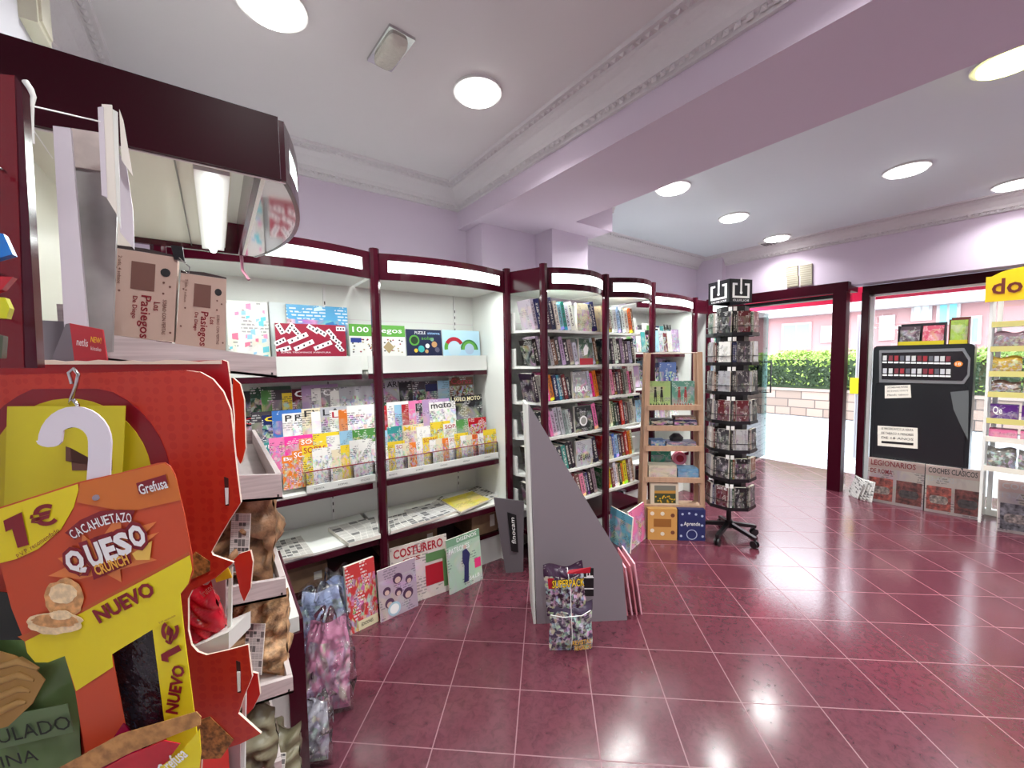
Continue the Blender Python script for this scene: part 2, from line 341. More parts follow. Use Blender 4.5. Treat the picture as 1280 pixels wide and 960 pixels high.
# front wall: pier by the corner, wall over door and window
m = MB(); m.box((XF, 2.42, 0), (XF + .25, YR, ZC), LILAC); m.box((XF, -2.5, 2.175), (XF + .25, 2.42, ZC), LILAC); m.box((XF, -2.5, 0), (XF + .25, -2.2, 2.2), LILAC); st('wall_front', m)
m = MB(); m.box((XF - .09, 2.56, 0), (XF, YR, ZC), LILAC); st('wall_front_pier', m)
def cornice(name, path, nrm, ztop=ZC, sz=0.15):
    """stepped plaster cornice with beads along a straight run; nrm points into the room"""
    a, b = [np.array(p + (0,), float) for p in path]; n = np.array(nrm + (0,), float); L = np.linalg.norm(b - a); t = (b - a) / L
    prof = [(0, 0), (0, -sz), (.018, -sz), (.022, -sz * .82), (.035, -sz * .78), (.04, -sz * .62), (.075, -sz * .32), (.105, -sz * .2), (.11, -sz * .12), (.15, -sz * .1), (.155, 0)]
    mb = MB(); va = [a + n * d + UP * (ztop + z) for d, z in prof]; vb = [p + t * L for p in va]; k = len(prof)
    mb.add(va + vb, [(i, i + 1, i + 1 + k, i + k) for i in range(k - 1)], CORN); mb.add(va, [tuple(range(k))], CORN); mb.add(vb, [tuple(range(k))[::-1]], CORN)
    q = 0.0; j = 0
    while q < L:
        c = a + t * (q + .02) + n * .128 + UP * (ztop - sz * .135)
        mb.add([c - t * .014 - n * .01, c + t * .014 - n * .01, c + t * .014 + n * .01, c - t * .014 + n * .01, c - UP * .012], [(0, 1, 4), (1, 2, 4), (2, 3, 4), (3, 0, 4)], CORN)
        c = a + t * (q + .02) + n * .03 + UP * (ztop - sz * .86)
        mb.add([c - t * .012 - UP * .012, c + t * .012 - UP * .012, c + t * .012 + UP * .012, c - t * .012 + UP * .012, c + n * .012], [(0, 1, 4), (1, 2, 4), (2, 3, 4), (3, 0, 4)], CORN)
        q += .042
    st(name, mb)
cornice('trim_1', ((XL, YA), (BX0, YA)), (0, -1)); cornice('trim_2', ((BX0, -2.5), (BX0, YA)), (-1, 0)); cornice('trim_3', ((XL, -2.5), (XL, YA)), (1, 0))
cornice('trim_4', ((2.62, YR), (XF, YR)), (0, -1), sz=.13); cornice('trim_5', ((XF, -2.5), (XF, YR)), (-1, 0), sz=.13); cornice('trim_6', ((2.62, 2.155), (2.62, YR)), (1, 0), sz=.13)
# ------------------------------------------------------------------ door and window
m = MB(); m.box((5.25, 1.28, 2.10), (5.34, 2.46, 2.205), MAROON2); m.box((5.25, 1.29, 0), (5.37, 1.405, 2.10), MAROON2); m.box((5.25, 2.36, 0), (5.34, 2.46, 2.10), MAROON)
m.box((5.34, 1.28, 2.12), (5.60, 1.34, 2.205), MAROON2); m.box((5.48, 1.16, 0), (5.56, 1.22, 2.10), MAROON); m.box((5.36, 1.34, 2.06), (5.5, 2.4, 2.10), BLACK)
m.box((5.25, 2.40, 2.01), (5.30, 2.42, 2.205), MAROON)
st('door_frame', m)
m = MB(); m.box((5.36, 1.30, 0.03), (5.49, 1.306, 2.09), GLASS); st('window_side_pane', m)
m = MB(); m.box((5.50, -2.3, 2.07), (5.56, 1.22, 2.165), MAROON2); m.box((5.50, -2.3, 0), (5.56, 1.16, .05), WHITEMET); m.box((5.505, -2.3, 2.05), (5.55, 1.16, 2.07), WHITEMET)
for y in (1.145, .295, -1.0): m.box((5.505, y - .02, 0), (5.55, y + .01, 2.07), WHITEMET)
st('window_frame', m)
m = MB(); m.box((5.525, -2.3, .05), (5.531, 1.14, 2.06), GLASS); st('window_glass', m)
# glass door swung open outwards
dA = onp(958, 575, (0, 0), (1, 0)) if False else None
t = bpy.data.objects.new('door_1', None); COL.objects.link(t); t['kind'] = 'structure'; t.location = (5.42, 2.37, 0); t.rotation_euler.z = math.radians(4)
MB().box((0, -.006, .02), (.92, .006, 2.05), GLASS).build('door_glass', t)
MB().box((.916, -.007, .02), (.925, .007, 2.05), pm('glass_edge', (110, 140, 136), .1)).build('glass_edge', t)
m = MB(); 
for s_ in (-1, 1): m.tube([(.80, .006 * s_, .94), (.80, .09 * s_, .94), (.80, .09 * s_, 1.37), (.80, .006 * s_, 1.37)], .011, BLACK)
m.build('door_handle', t)
MB().box((0.0, -.02, 0.0), (.14, .02, .07), CHROME).build('door_hinge', t)
for k in range(12): MB().box((.86, -.009, .45 + k * .1), (.885, -.007, .47 + k * .1), BLACK).build('safety_mark', t)
# ------------------------------------------------------------------ outside
PAVE = pm('pavement_tile', (206, 204, 205), .7, var=.08, bscale=3)
g = NT('pavement_blocks'); tc = g.n('TexCoord'); br = g.n('TexBrick'); br.inputs['Scale'].default_value = 2.2; br.inputs['Color1'].default_value = lin((186, 186, 190)) + (1,); br.inputs['Color2'].default_value = lin((166, 168, 172)) + (1,); br.inputs['Mortar'].default_value = lin((130, 130, 136)) + (1,)
g.l(tc.outputs['Object'], br.inputs['Vector']); g.l(br.outputs['Color'], g.b.inputs['Base Color']); g.b.inputs['Roughness'].default_value = .5
st('pavement', MB().box((6.15, -14, -.06), (40, 26, -.01), g.m))
g = NT('stone_blocks'); tc = g.n('TexCoord'); mp = g.n('Mapping'); mp.inputs['Rotation'].default_value = (math.radians(90), 0, math.radians(90)); g.l(tc.outputs['Object'], mp.inputs[0])
sp_ = g.n('SeparateXYZ'); g.l(tc.outputs['Object'], sp_.inputs[0]); cb_ = g.n('CombineXYZ'); g.l(sp_.outputs['Y'], cb_.inputs[0]); g.l(sp_.outputs['Z'], cb_.inputs[1])
br = g.n('TexBrick'); br.inputs['Scale'].default_value = 1.0; br.inputs['Brick Width'].default_value = .55; br.inputs['Row Height'].default_value = .2; br.inputs['Mortar Size'].default_value = .012
br.inputs['Color1'].default_value = lin((146, 124, 112)) + (1,); br.inputs['Color2'].default_value = lin((118, 102, 92)) + (1,); br.inputs['Mortar'].default_value = lin((80, 70, 66)) + (1,); br.squash = .6; br.squash_frequency = 3
g.l(cb_.outputs[0], br.inputs['Vector']); g.l(br.outputs['Color'], g.b.inputs['Base Color']); g.b.inputs['Roughness'].default_value = .8
WX = 11.3
m = MB(); m.box((WX, -8, 0), (WX + .4, 16, .60), g.m); m.box((WX - .03, -8, .60), (WX + .43, 16, .66), pm('stone_cap', (140, 124, 114), .8)); m.build('garden_wall', kind='structure')
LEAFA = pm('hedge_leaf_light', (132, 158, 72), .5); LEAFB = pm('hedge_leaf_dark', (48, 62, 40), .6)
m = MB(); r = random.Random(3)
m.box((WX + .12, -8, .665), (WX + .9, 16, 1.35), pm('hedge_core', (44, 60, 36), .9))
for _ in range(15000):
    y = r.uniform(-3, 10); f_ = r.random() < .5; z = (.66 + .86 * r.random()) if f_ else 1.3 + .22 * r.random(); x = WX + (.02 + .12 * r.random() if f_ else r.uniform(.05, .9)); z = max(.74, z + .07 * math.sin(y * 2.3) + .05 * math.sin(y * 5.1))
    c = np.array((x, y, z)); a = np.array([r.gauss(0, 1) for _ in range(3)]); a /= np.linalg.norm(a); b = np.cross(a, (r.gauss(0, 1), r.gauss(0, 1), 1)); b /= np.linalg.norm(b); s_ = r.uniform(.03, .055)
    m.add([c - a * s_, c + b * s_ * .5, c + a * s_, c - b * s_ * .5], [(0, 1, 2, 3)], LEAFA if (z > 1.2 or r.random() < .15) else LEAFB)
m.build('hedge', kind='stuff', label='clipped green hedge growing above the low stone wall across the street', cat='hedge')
BW = 20.0
bd = empty('apartment_building', 'pale pink apartment building with balconies across the street behind the hedge', 'building', (BW, 0, 0))
PINKW = pm('pink_render', (164, 122, 122), .8); PALEW = pm('pale_render', (178, 168, 168), .8)
MB().box((0, -12, 0), (4, 26, 3.1), PINKW).build('wall', bd)
MB().box((-.6, -12, 3.1), (4, 26, 3.45), PALEW).build('balcony_slab', bd)
MB().box((-.2, -12, 3.45), (4, 26, 7.2), PALEW).build('upper_wall', bd)
m = MB()
for k in range(150): m.box((-.55, -6 + k * .16, 3.45), (-.52, -6 + k * .16 + .03, 4.35), PALEW)
m.box((-.57, -12, 4.35), (-.5, 26, 4.42), PALEW); m.build('balcony_railing', bd)
for (px0, px1, py0, py1, col) in ((978, 1014, 405, 437, (120, 190, 190)), (1027, 1040, 408, 428, (150, 150, 170)), (946, 960, 400, 440, (200, 215, 215)), (1172, 1200, 372, 405, (110, 190, 200)), (1202, 1226, 396, 430, (120, 190, 200)), (1100, 1118, 395, 425, (190, 190, 205)), (1140, 1165, 378, 400, (200, 200, 205))):
    a = onx(px0, py0, BW); b = onx(px1, py1, BW); y0, y1 = sorted((a[1], b[1])); z1, z0 = a[2], b[2]
    f_ = MB().box((-.08, y0, z0), (.02, y1, z1), PALEW).build('window', bd)
    mm = MB().box((-.1, y0 + .08, z0 + .08), (-.085, (y0 + y1) / 2 - .03, z1 - .08), pm('shutter_%d' % col[0], col, .5)); mm.box((-.1, (y0 + y1) / 2 + .03, z0 + .08), (-.085, y1 - .08, z1 - .08), pm('shutter_%d' % col[0], col, .5)); mm.build('pane', f_)
# awning over the shop front and a yellow street sign
AWN = pm('red_awning', (226, 30, 84), .6)
m = MB(); m.add([(5.62, -2.6, 2.52), (5.62, 3.0, 2.52), (6.5, 3.0, 2.36), (6.5, -2.6, 2.36), (5.62, -2.6, 2.50), (5.62, 3.0, 2.50), (6.5, 3.0, 2.34), (6.5, -2.6, 2.34)], [(0, 1, 2, 3), (7, 6, 5, 4), (0, 3, 7, 4), (1, 5, 6, 2), (3, 2, 6, 7), (0, 4, 5, 1)], AWN)
za, zb = onx(1041, 368, 6.5)[2], onx(1041, 380, 6.5)[2]; m.box((6.49, -2.6, zb), (6.51, 3.0, 2.36), AWN)
m.build('awning', label='red awning fixed over the shop front outside', cat='awning')
sgn = empty('street_sign', 'yellow notice on a grey post standing on the pavement outside', 'sign', (7.2, 1.62, 0))
MB().tube([(0, 0, 0), (0, 0, 2.0)], .02, pm('grey_post', (150, 150, 155), .4)).build('post', sgn)
a = onx(1066, 474, 7.2); MB().box((-.03, -.09, a[2] - .2), (-.01, .07, a[2] + .02), YEL).build('panel', sgn)
# ------------------------------------------------------------------ ceiling fittings
def wb(mb, name, root, **k):
    """mesh given in world coordinates, parented under root"""
    c, s = math.cos(-root.rotation_euler.z), math.sin(-root.rotation_euler.z); l = root.location
    mb.v = [((x - l.x) * c - (y - l.y) * s, (x - l.x) * s + (y - l.y) * c, z - l.z) for x, y, z in mb.v]
    return mb.build(name, root, **k)
def disc(c, r, z0, z1, mat, n=28, r2=None):
    r2 = r if r2 is None else r2
    return MB().add([(c[0] + r * math.cos(k * 2 * math.pi / n), c[1] + r * math.sin(k * 2 * math.pi / n), z0) for k in range(n)] + [(c[0] + r2 * math.cos(k * 2 * math.pi / n), c[1] + r2 * math.sin(k * 2 * math.pi / n), z1) for k in range(n)],
        [tuple(range(n))[::-1], tuple(range(n, 2 * n))] + [(k, (k + 1) % n, (k + 1) % n + n, k + n) for k in range(n)], mat)
DL = [((1.083, 1.71), 'round ceiling downlight above the magazine shelves, beside the moulded beam', 0), ((.227, 1.737), 'round ceiling downlight cut by the top edge of the photo, left of the emergency light', 0),
      ((2.876, 1.784), 'round ceiling downlight touching the edge of the lilac beam over the book bays', 0), ((3.945, 1.825), 'round ceiling downlight second from the beam, towards the book spinner', 0),
      ((5.03, 1.863), 'small far ceiling downlight beside the slatted vent near the door', 0), ((3.968, .667), 'round ceiling downlight alone in the middle of the front room ceiling', 0),
      ((2.898, .162), 'large downlight with yellowish glow cut by the right edge of the photo', 1), ((5.014, .224), 'round ceiling downlight above the yellow display sign', 0),
      ((1.08, .30), None, 0), ((.2, .1), None, 0), ((3.95, -.6), None, 0), ((2.9, -1.3), None, 0), ((5.0, -1.2), None, 0), ((.6, -1.5), None, 0)]
for i, (c, lb, y) in enumerate(DL):
    e = empty('ceiling_downlight', lb or 'round ceiling downlight outside the photo, %s' % ('over the open floor of the near room', 'straight above the snack display', 'deep in the front room beyond the right edge', 'beside the beam beyond the right edge', 'by the window beyond the right edge', 'at the rear of the near room')[i - 8], 'ceiling light', (c[0], c[1], ZC), group='ceiling downlights')
    r_ = .095 if c[0] < 1.5 else .105
    mb = disc(c, r_ + .022, ZC - .012, ZC, WHITEMET); wb(mb, 'trim_ring', e); wb(disc(c, r_, ZC - .024, ZC - .010, LEDY if y else LEDM), 'diffuser', e)
    area('lamp', (0, 0, -.03), .18, .18, LAMP_W * (1.0 if c[0] < 1.5 else (.7 if c[0] > 4.9 else 1.7)), (.97, 1, .98) if not y else (1, 1, .75), parent=e, shape='DISK', spread=2.3)
c = (.647, 1.691)
e = empty('emergency_light', 'rectangular chrome-edged emergency light on the ceiling, between the two near downlights', 'emergency light', (c[0], c[1], ZC), rz=math.radians(4))
MB().box((-.055, -.115, -.012), (.055, .115, 0), CHROME).build('base_plate', e)
m = MB(); v = []
for z, q in ((-.012, 1), (-.03, .95), (-.042, .75)):
    for k in range(24):
        t_ = k * 2 * math.pi / 24; cx_, sy_ = math.cos(t_), math.sin(t_); v.append((.042 * q * abs(cx_) ** .4 * (1 if cx_ > 0 else -1), .098 * q * abs(sy_) ** .4 * (1 if sy_ > 0 else -1), z))
m.add(v, [(j * 24 + k, j * 24 + (k + 1) % 24, (j + 1) * 24 + (k + 1) % 24, (j + 1) * 24 + k) for j in range(2) for k in range(24)] + [tuple(range(48, 72))], pm('ribbed_lens', (200, 196, 185), .2, bump=.6, bscale=90), smooth=True)
m.build('lens', e)
e = empty('ceiling_vent', 'small slatted vent in the ceiling beside the farthest downlight', 'vent', (5.2, 1.99, ZC))
MB().box((-.11, -.09, -.012), (.11, .09, 0), WHITEMET).build('frame', e)
for k in range(5): MB().box((-.095, -.07 + k * .03, -.02), (.095, -.055 + k * .03, -.012), pm('vent_shadow_grey', (120, 118, 120), .5)).build('slat', e)
e = empty('wall_vent', 'square wall vent of four beige grilles above the glass door', 'vent', (XF, 1.75, 2.35))
for (a_, b_) in (((983, 334), (997, 345)), ((1000, 332), (1015, 343)), ((984, 347), (998, 358)), ((1001, 345), (1015, 356))):
    p, q = onx(*a_, XF - .01), onx(*b_, XF - .01); m = MB().box((XF - .02, q[1], q[2]), (XF, p[1], p[2]), pm('beige_grille', (176, 168, 150), .6))
    for k in range(5): z = q[2] + (p[2] - q[2]) * (k + .5) / 5; m.box((XF - .024, q[1] + .004, z - .003), (XF - .02, p[1] - .004, z + .003), pm('grille_line', (140, 132, 118), .6))
    wb(m, 'grille', e)
q = np.array([XL + .0, 0, 0])
st('wall_left_casing', MB().box((XL, -2.5, 0), (-.385, 1.98, ZC), MC['white_wall']))
e = empty('alarm_box', 'cream plastic alarm box high on the white wall above the maroon canopy', 'alarm', (-.385, 1.78, 2.5))
wb(MB().prism([(-.385, 1.71, 2.40), (-.385, 1.83, 2.40), (-.385, 1.83, 2.60), (-.385, 1.71, 2.60)], (.035, 0, 0), pm('cream_plastic', (214, 210, 190), .4)), 'casing', e)
wb(MB().prism([(-.35, 1.725, 2.415), (-.35, 1.815, 2.415), (-.35, 1.815, 2.585), (-.35, 1.725, 2.585)], (.006, 0, 0), pm('cream_cover', (222, 218, 200), .4)), 'cover', e)

# ------------------------------------------------------------------ shelf bays
def octa(x, y, z0, z1, s=.05, mat=MAROON):
    h = s / 2; c = .014; pts = [(x - h, y - h + c, z0), (x - h + c, y - h, z0), (x + h - c, y - h, z0), (x + h, y - h + c, z0), (x + h, y + h - c, z0), (x + h - c, y + h, z0), (x - h + c, y + h, z0), (x - h, y + h - c, z0)]
    return MB().prism(pts[::-1], (0, 0, z1 - z0), mat)
def arc_header(root, P0, P1, out, bulge, z0=1.905, z1=2.05, segs=16, ends=.05):
    """curved fascia from P0 to P1 bulging towards out, with an inset lit panel"""
    P0, P1, out = [np.array(q + (0,), float) for q in (P0, P1, out)]
    def pt(s, z, d=0): return P0 + (P1 - P0) * s + out * (bulge * (1 - (2 * s - 1) ** 2) + d) + UP * z
    m = MB(); zi0, zi1 = z0 + .042, z1 - .038
    def strip(mb, s0, s1, za, zb, mat, d=0, th=.012):
        n = max(2, int(segs * (s1 - s0))); S = [s0 + (s1 - s0) * k / n for k in range(n + 1)]
        v = []
        for s in S: v += [pt(s, za, d), pt(s, zb, d), pt(s, zb, d - th), pt(s, za, d - th)]
        f = []
        for k in range(n):
            a = 4 * k; b = a + 4
            f += [(a, b, b + 1, a + 1), (a + 1, b + 1, b + 2, a + 2), (a + 2, b + 2, b + 3, a + 3), (a + 3, b + 3, b, a)]
        f += [(0, 1, 2, 3), (4 * n + 3, 4 * n + 2, 4 * n + 1, 4 * n)]
        mb.add(v, f, mat)
    strip(m, 0, 1, z0, zi0, MAROON); strip(m, 0, 1, zi1, z1, MAROON); strip(m, 0, ends, zi0, zi1, MAROON); strip(m, 1 - ends, 1, zi0, zi1, MAROON)
    wb(m, 'header', root)
    g_ = MB(); strip(g_, ends, 1 - ends, zi0, zi1, PANELM, -.003, .006); wb(g_, 'light_panel', root)
def lit(root, x0, x1, y, z, power=TUBE_W):
    c = ((x0 + x1) / 2, y, z); m = MB().tube([(x0, y, z), (x1, y, z)], .011, TUBEM); m.box((x0, y + .012, z + .004), (x1, y + .03, z + .018), WHITEMET); wb(m, 'tube_light', root)
    l = root.location; area('tube_lamp', (c[0] - l.x, c[1] + .07 - l.y, 1.915 - l.z), x1 - x0, .03, power, (.95, 1, .97), parent=root)
def bay(label, x0, x1, yf, yb, shelves, left=False, sx1=None, bulge=.07, leftpanel=True, rightpanel=True, plinth=True, power=TUBE_W):
    e = empty('shelf_bay', label, 'shelving', ((x0 + x1) / 2, (yf + yb) / 2, 0), group='maroon and white shelf bays')
    if left: wb(octa(x0, yf, 0, 2.07), 'post', e)
    wb(octa(x1, yf, 0, 2.07), 'post', e)
    wb(MB().box((x0, yb, 0), (x1, yb + .015, 2.0), WHITE), 'back_panel', e)
    m = MB()
    for z in (.6, .78, 1.02, 1.44, 1.72): m.box((x0, yb - .002, z), (x1, yb, z + .004), PINKWHITE)
    wb(m, 'groove', e)
    m = MB().box((x0 + (x1 - x0) * .8, yb - .008, .3), (x0 + (x1 - x0) * .8 + .015, yb, 1.95), WHITEMET)
    for k in range(30): m.box((x0 + (x1 - x0) * .8 + .005, yb - .009, .5 + k * .045), (x0 + (x1 - x0) * .8 + .011, yb - .008, .52 + k * .045), BLACK)
    wb(m, 'slotted_upright', e)
    if rightpanel: wb(MB().box((x1 - .012, yf + .03, .0), (x1 + .0, yb, 1.93), WHITE), 'side_panel', e)
    if leftpanel: wb(MB().box((x0, yf + .03, .0), (x0 + .012, yb, 1.93), WHITE), 'side_panel', e)
    wb(MB().box((x0 + .012, yf + .02, 1.93), (x1 - .012, yb, 1.945), WHITE), 'canopy_board', e)
    arc_header(e, (x0 + .027, yf - .005), (x1 - .027, yf - .005), (0, -1), bulge)
    for s_ in shelves:
        z, y0 = s_[0], s_[1]
        wb(MB().box((x0 + .013, y0, z - .018), (sx1 or x1 - .013, yb - .01, z), WHITE), 'shelf', e)
        if len(s_) > 2:
            o_ = MB().box((x0 + .02, y0 - .012, z - .045), (x1 - .02, y0, z - .012), MAROON); wb(o_, 'shelf_edge', e)
            if s_[2]: wb(MB().box((x0 + .02, y0 - .016, z - .012), (x1 - .02, y0 - .002, z + s_[2]), WHITE), 'shelf_lip', e)
    if plinth:
        wb(MB().box((x0, yf + .10, 0), (x1, yf + .12, .19), WHITE), 'plinth', e); wb(MB().box((x0, yf + .085, .19), (x1, yb, .215), MAROON), 'plinth_top', e)
    lit(e, x0 + .1, x1 - .1, yf - .01, 1.955, power)
    return e
MAGSH = [(1.39, 2.50, .095), (.75, 2.36, 0), (.45, 2.27, 0)]
bay('maroon and white shelf bay partly hidden behind the canopy, board games on top', -.17, .73, 2.25, 2.69, MAGSH, left=True, rightpanel=False)
bay('maroon and white shelf bay with puzzle boxes on top and magazines below', .73, 1.63, 2.25, 2.69, MAGSH, leftpanel=False)
BZS = (1.65, 1.405, 1.16, .912, .655, .42)
BS = [(z, 2.03) for z in BZS]
e3 = bay('book bay with curved lit header behind the grey triangular stand', 1.745, 2.355, 2.0, 2.42, BS, left=True, bulge=.10, leftpanel=False, rightpanel=False)
e4 = bay('narrow book bay between the grey stand and the pine ladder display', 2.355, 2.94, 2.0, 2.42, BS, bulge=.12, sx1=2.82, leftpanel=False, rightpanel=False)
for z in BZS:   # shelf ends and white book stops in the open left side of the book bay
    wb(MB().prism([(1.745, 2.03, z - .018), (1.66, 2.2, z - .018), (1.66, 2.4, z - .018), (1.745, 2.4, z - .018)], (0, 0, .018), WHITE), 'shelf_end', e3)
    wb(MB().box((1.66, 2.2, z), (1.668, 2.36, z + .12), WHITE), 'book_stop', e3)
wb(MB().prism([(1.648, 2.24, 1.905), (1.735, 1.99, 1.905), (1.742, 1.995, 1.905), (1.655, 2.245, 1.905)], (0, 0, .145), MAROON), 'side_header', e3)
MB2 = [(1.50, 2.36, 0), (1.15, 2.36, 0), (.80, 2.33, 0), (.45, 2.30, 0)]
e5 = bay('far shelf bay of magazines seen behind the pine ladder display', 3.05, 4.06, 2.25, 2.70, MB2, left=False, bulge=.08, leftpanel=False)
wb(MB().box((2.95, 2.03, 1.93), (2.965, 2.28, 2.03), MAROON), 'side_header', e5)
wb(MB().box((4.08, 2.24, 1.91), (4.31, 2.26, 2.05), MAROON), 'side_header', e5)
e6 = bay('last shelf bay before the door, almost hidden by the book spinner', 4.34, 5.1, 2.25, 2.70, MB2, left=True, bulge=.05)

# ------------------------------------------------------------------ printed goods
PAL = {'white': (232, 230, 226), 'cream': (222, 210, 180), 'black': (22, 20, 24), 'charcoal': (58, 54, 60), 'grey': (140, 136, 140), 'red': (176, 28, 38), 'dark red': (92, 20, 30), 'pink': (228, 120, 170), 'lilac': (170, 140, 180),
       'navy': (28, 38, 84), 'blue': (60, 110, 180), 'pale blue': (150, 195, 220), 'teal': (50, 140, 140), 'green': (80, 140, 70), 'dark green': (40, 74, 52), 'yellow': (228, 200, 50), 'orange': (222, 120, 40), 'brown': (110, 70, 50), 'magenta': (228, 60, 150), 'silver': (176, 176, 182)}
_mags = {}
def mag_mesh(w, h, t, title=None, tcol=INKW, cover=COVER, th=.16, rows=0, tw=.86):
    k = (w, h, t, title, tcol.name, cover.name, th, tw)
    if k in _mags: return _mags[k]
    mb = MB().box((-w / 2, 0, 0), (w / 2, t, h), PAPER, front=cover)
    if title: tw = min(tw, .2 + .14 * len(title)); mb.text(title, (-w / 2 + w * (1 - .86) / 2, -.0008, h * (.96 - th)), (w * tw, 0, 0), (0, 0, h * th), tcol, .01)
    _mags[k] = mb; return mb
_mesh = {}
def printed(name, key, label, cat, group, color, loc, tilt=0, rz=0, side=0, parent=None):
    if key not in _mesh:
        o = mag_mesh(*key).build(name); _mesh[key] = o.data
    else:
        o = bpy.data.objects.new(name, _mesh[key]); COL.objects.link(o)
    o.location = loc; lean(o, tilt, rz, side); tag(o, label, cat, group, color=color); return o
ORD = 'first second third fourth fifth sixth seventh eighth ninth tenth eleventh twelfth thirteenth fourteenth fifteenth sixteenth seventeenth eighteenth nineteenth twentieth twenty-first twenty-second twenty-third twenty-fourth twenty-fifth twenty-sixth twenty-seventh twenty-eighth twenty-ninth thirtieth'.split()
def art(c): return c
# magazines: rows over the sloping rack, each (title, title ink, colour)
def row(items, xa, xb, y, z, h, tilt, group, where, wmax=.2, cover=None, th=.14, t=.004):
    n = len(items)
    for i, it in enumerate(items):
        ti, ink, c = it[:3]; x = xa + (xb - xa) * (i + .5) / n; w = it[3] if len(it) > 3 else wmax; hh = h * (1 + .03 * ((i * 7) % 5 - 2)) 
        hh = round(hh, 3); hh = round(hh * 50) / 50
        cv = cover or (COVER, COVER2, COVER3)[(i * 5 + n) % 3]
        printed('magazine', (w, hh, t, ti, ink, cv, th), ('%s magazine, %s from left in %s' % (c, ORD[i], where)), 'magazine', group, PAL[c],
                (x, y - (t + .0004) * i, z), tilt, 0)
def I(ti, ink, c, *w): return (ti, ink, c) + w
rA0 = [I(None, INKR, 'black'), I(None, INKY, 'black'), I(None, INKY, 'dark green'), I(None, INKR, 'green'), I(None, INKW, 'charcoal'), I(None, INKW, 'yellow'), I('Clas', INKW, 'dark red'), I(None, INKW, 'lilac'), I(None, INKK, 'white'), I('CAR', INKW, 'grey'), I(None, INKK, 'white'), I(None, INKK, 'silver')]
rA1 = [I('DEPOR', INKW, 'navy'), I('AR', INKK, 'lilac'), I('ARMAS', INKK, 'silver'), I(None, INKW, 'black'), I(None, INKR, 'charcoal'), I(None, INKW, 'navy'), I(None, INKK, 'pale blue'), I('Coraz', INKR, 'brown')]
row(rA0, .12, .72, 2.60, 1.04, .26, .10, 'magazines in the back row of the rack', 'the canopy-end back row')
row(rA1, .76, 1.50, 2.60, 1.05, .26, .10, 'magazines in the back row of the rack', 'the corner-end back row')
rB0 = [I('moto', INKK, 'pale blue'), I('CITY', INKR, 'black'), I(None, INKW, 'charcoal'), I('City', INKY, 'navy'), I(None, INKR, 'blue'), I('PAR', INKK, 'white'), I('PARA', INKK, 'white'), I('FV', INKK, 'cream'), I(None, INKB, 'white'), I('LA', INKK, 'silver'), I('LA', INKR, 'white'), I(None, INKR, 'orange'), I(None, INKR, 'white')]
rB1 = [I(None, INKK, 'cream'), I(None, INKW, 'grey'), I(None, INKW, 'dark green'), I(None, INKR, 'red'), I(None, INKR, 'white'), I(None, INKR, 'pale blue'), I(None, INKW, 'red'), I(None, INKW, 'pink'), I(None, INKY, 'charcoal'), I(None, INKG, 'lilac'), I('moto', INKK, 'white'), I('SOLO MOTO', INKY, 'black', .26)]
row(rB0, .12, .74, 2.52, .93, .25, .10, 'magazines in the middle row of the rack', 'the canopy-end middle row')
row(rB1[:-1], .76, 1.27, 2.52, .93, .25, .10, 'magazines in the middle row of the rack', 'the corner-end middle row')
printed('magazine', (.25, .24, .006, 'SOLO MOTO', pm('cream_ink', (235, 225, 180), .4), COVER3, .12), 'black motorcycle magazine with pale title standing beside the white side panel', 'magazine', 'magazines in the middle row of the rack', PAL['black'], (1.45, 2.487, .96), .1)
rC0 = [I('Super', INKW, 'teal'), I(None, INKW, 'pink'), I(None, INKW, 'magenta'), I('SOPAS', INKW, 'orange'), I(None, INKG, 'yellow'), I(None, INKG, 'white'), I(None, INKB, 'pale blue'), I(None, INKG, 'green')]
rC1 = [I(None, INKG, 'pale blue'), I(None, INKB, 'teal'), I('Mini', INKY, 'cream'), I(None, INKR, 'white'), I(None, INKR, 'yellow'), I('SOPAS', INKR, 'white'), I(None, INKR, 'green'), I(None, INKW, 'red')]
row(rC0, .18, .74, 2.455, .85, .19, .12, 'puzzle magazines in the front rows of the rack', 'the canopy-end third row', .15)
row(rC1, .78, 1.54, 2.455, .84, .19, .12, 'puzzle magazines in the front rows of the rack', 'the corner-end third row', .15)
rD0 = [I('Baby', INKW, 'orange'), I('SOPAS', INKW, 'orange'), I('SOPAS', INKR, 'yellow'), I(None, INKR, 'white'), I(None, INKG, 'white'), I(None, INKR, 'cream'), I(None, INKR, 'yellow'), I(None, INKG, 'white'), I(None, INKB, 'white')]
row(rD0, .30, .74, 2.40, .775, .20, .12, 'puzzle booklets in the clear pockets', 'the canopy-end pocket row', .13, COVER2, t=.0016)
rD1 = [I(None, INKG, 'green'), I('SOPAS', INKG, 'white')] + [I((None, 'SOPAS', None, None)[k % 4], (INKR, INKR, INKK, INKG)[k % 4], ('yellow', 'white', 'cream', 'orange', 'white')[k % 5]) for k in range(16)]
row(rD1, .77, 1.58, 2.40, .775, .165, .12, 'puzzle booklets in the clear pockets', 'the corner-end pocket row', .11, COVER2, t=.0016)
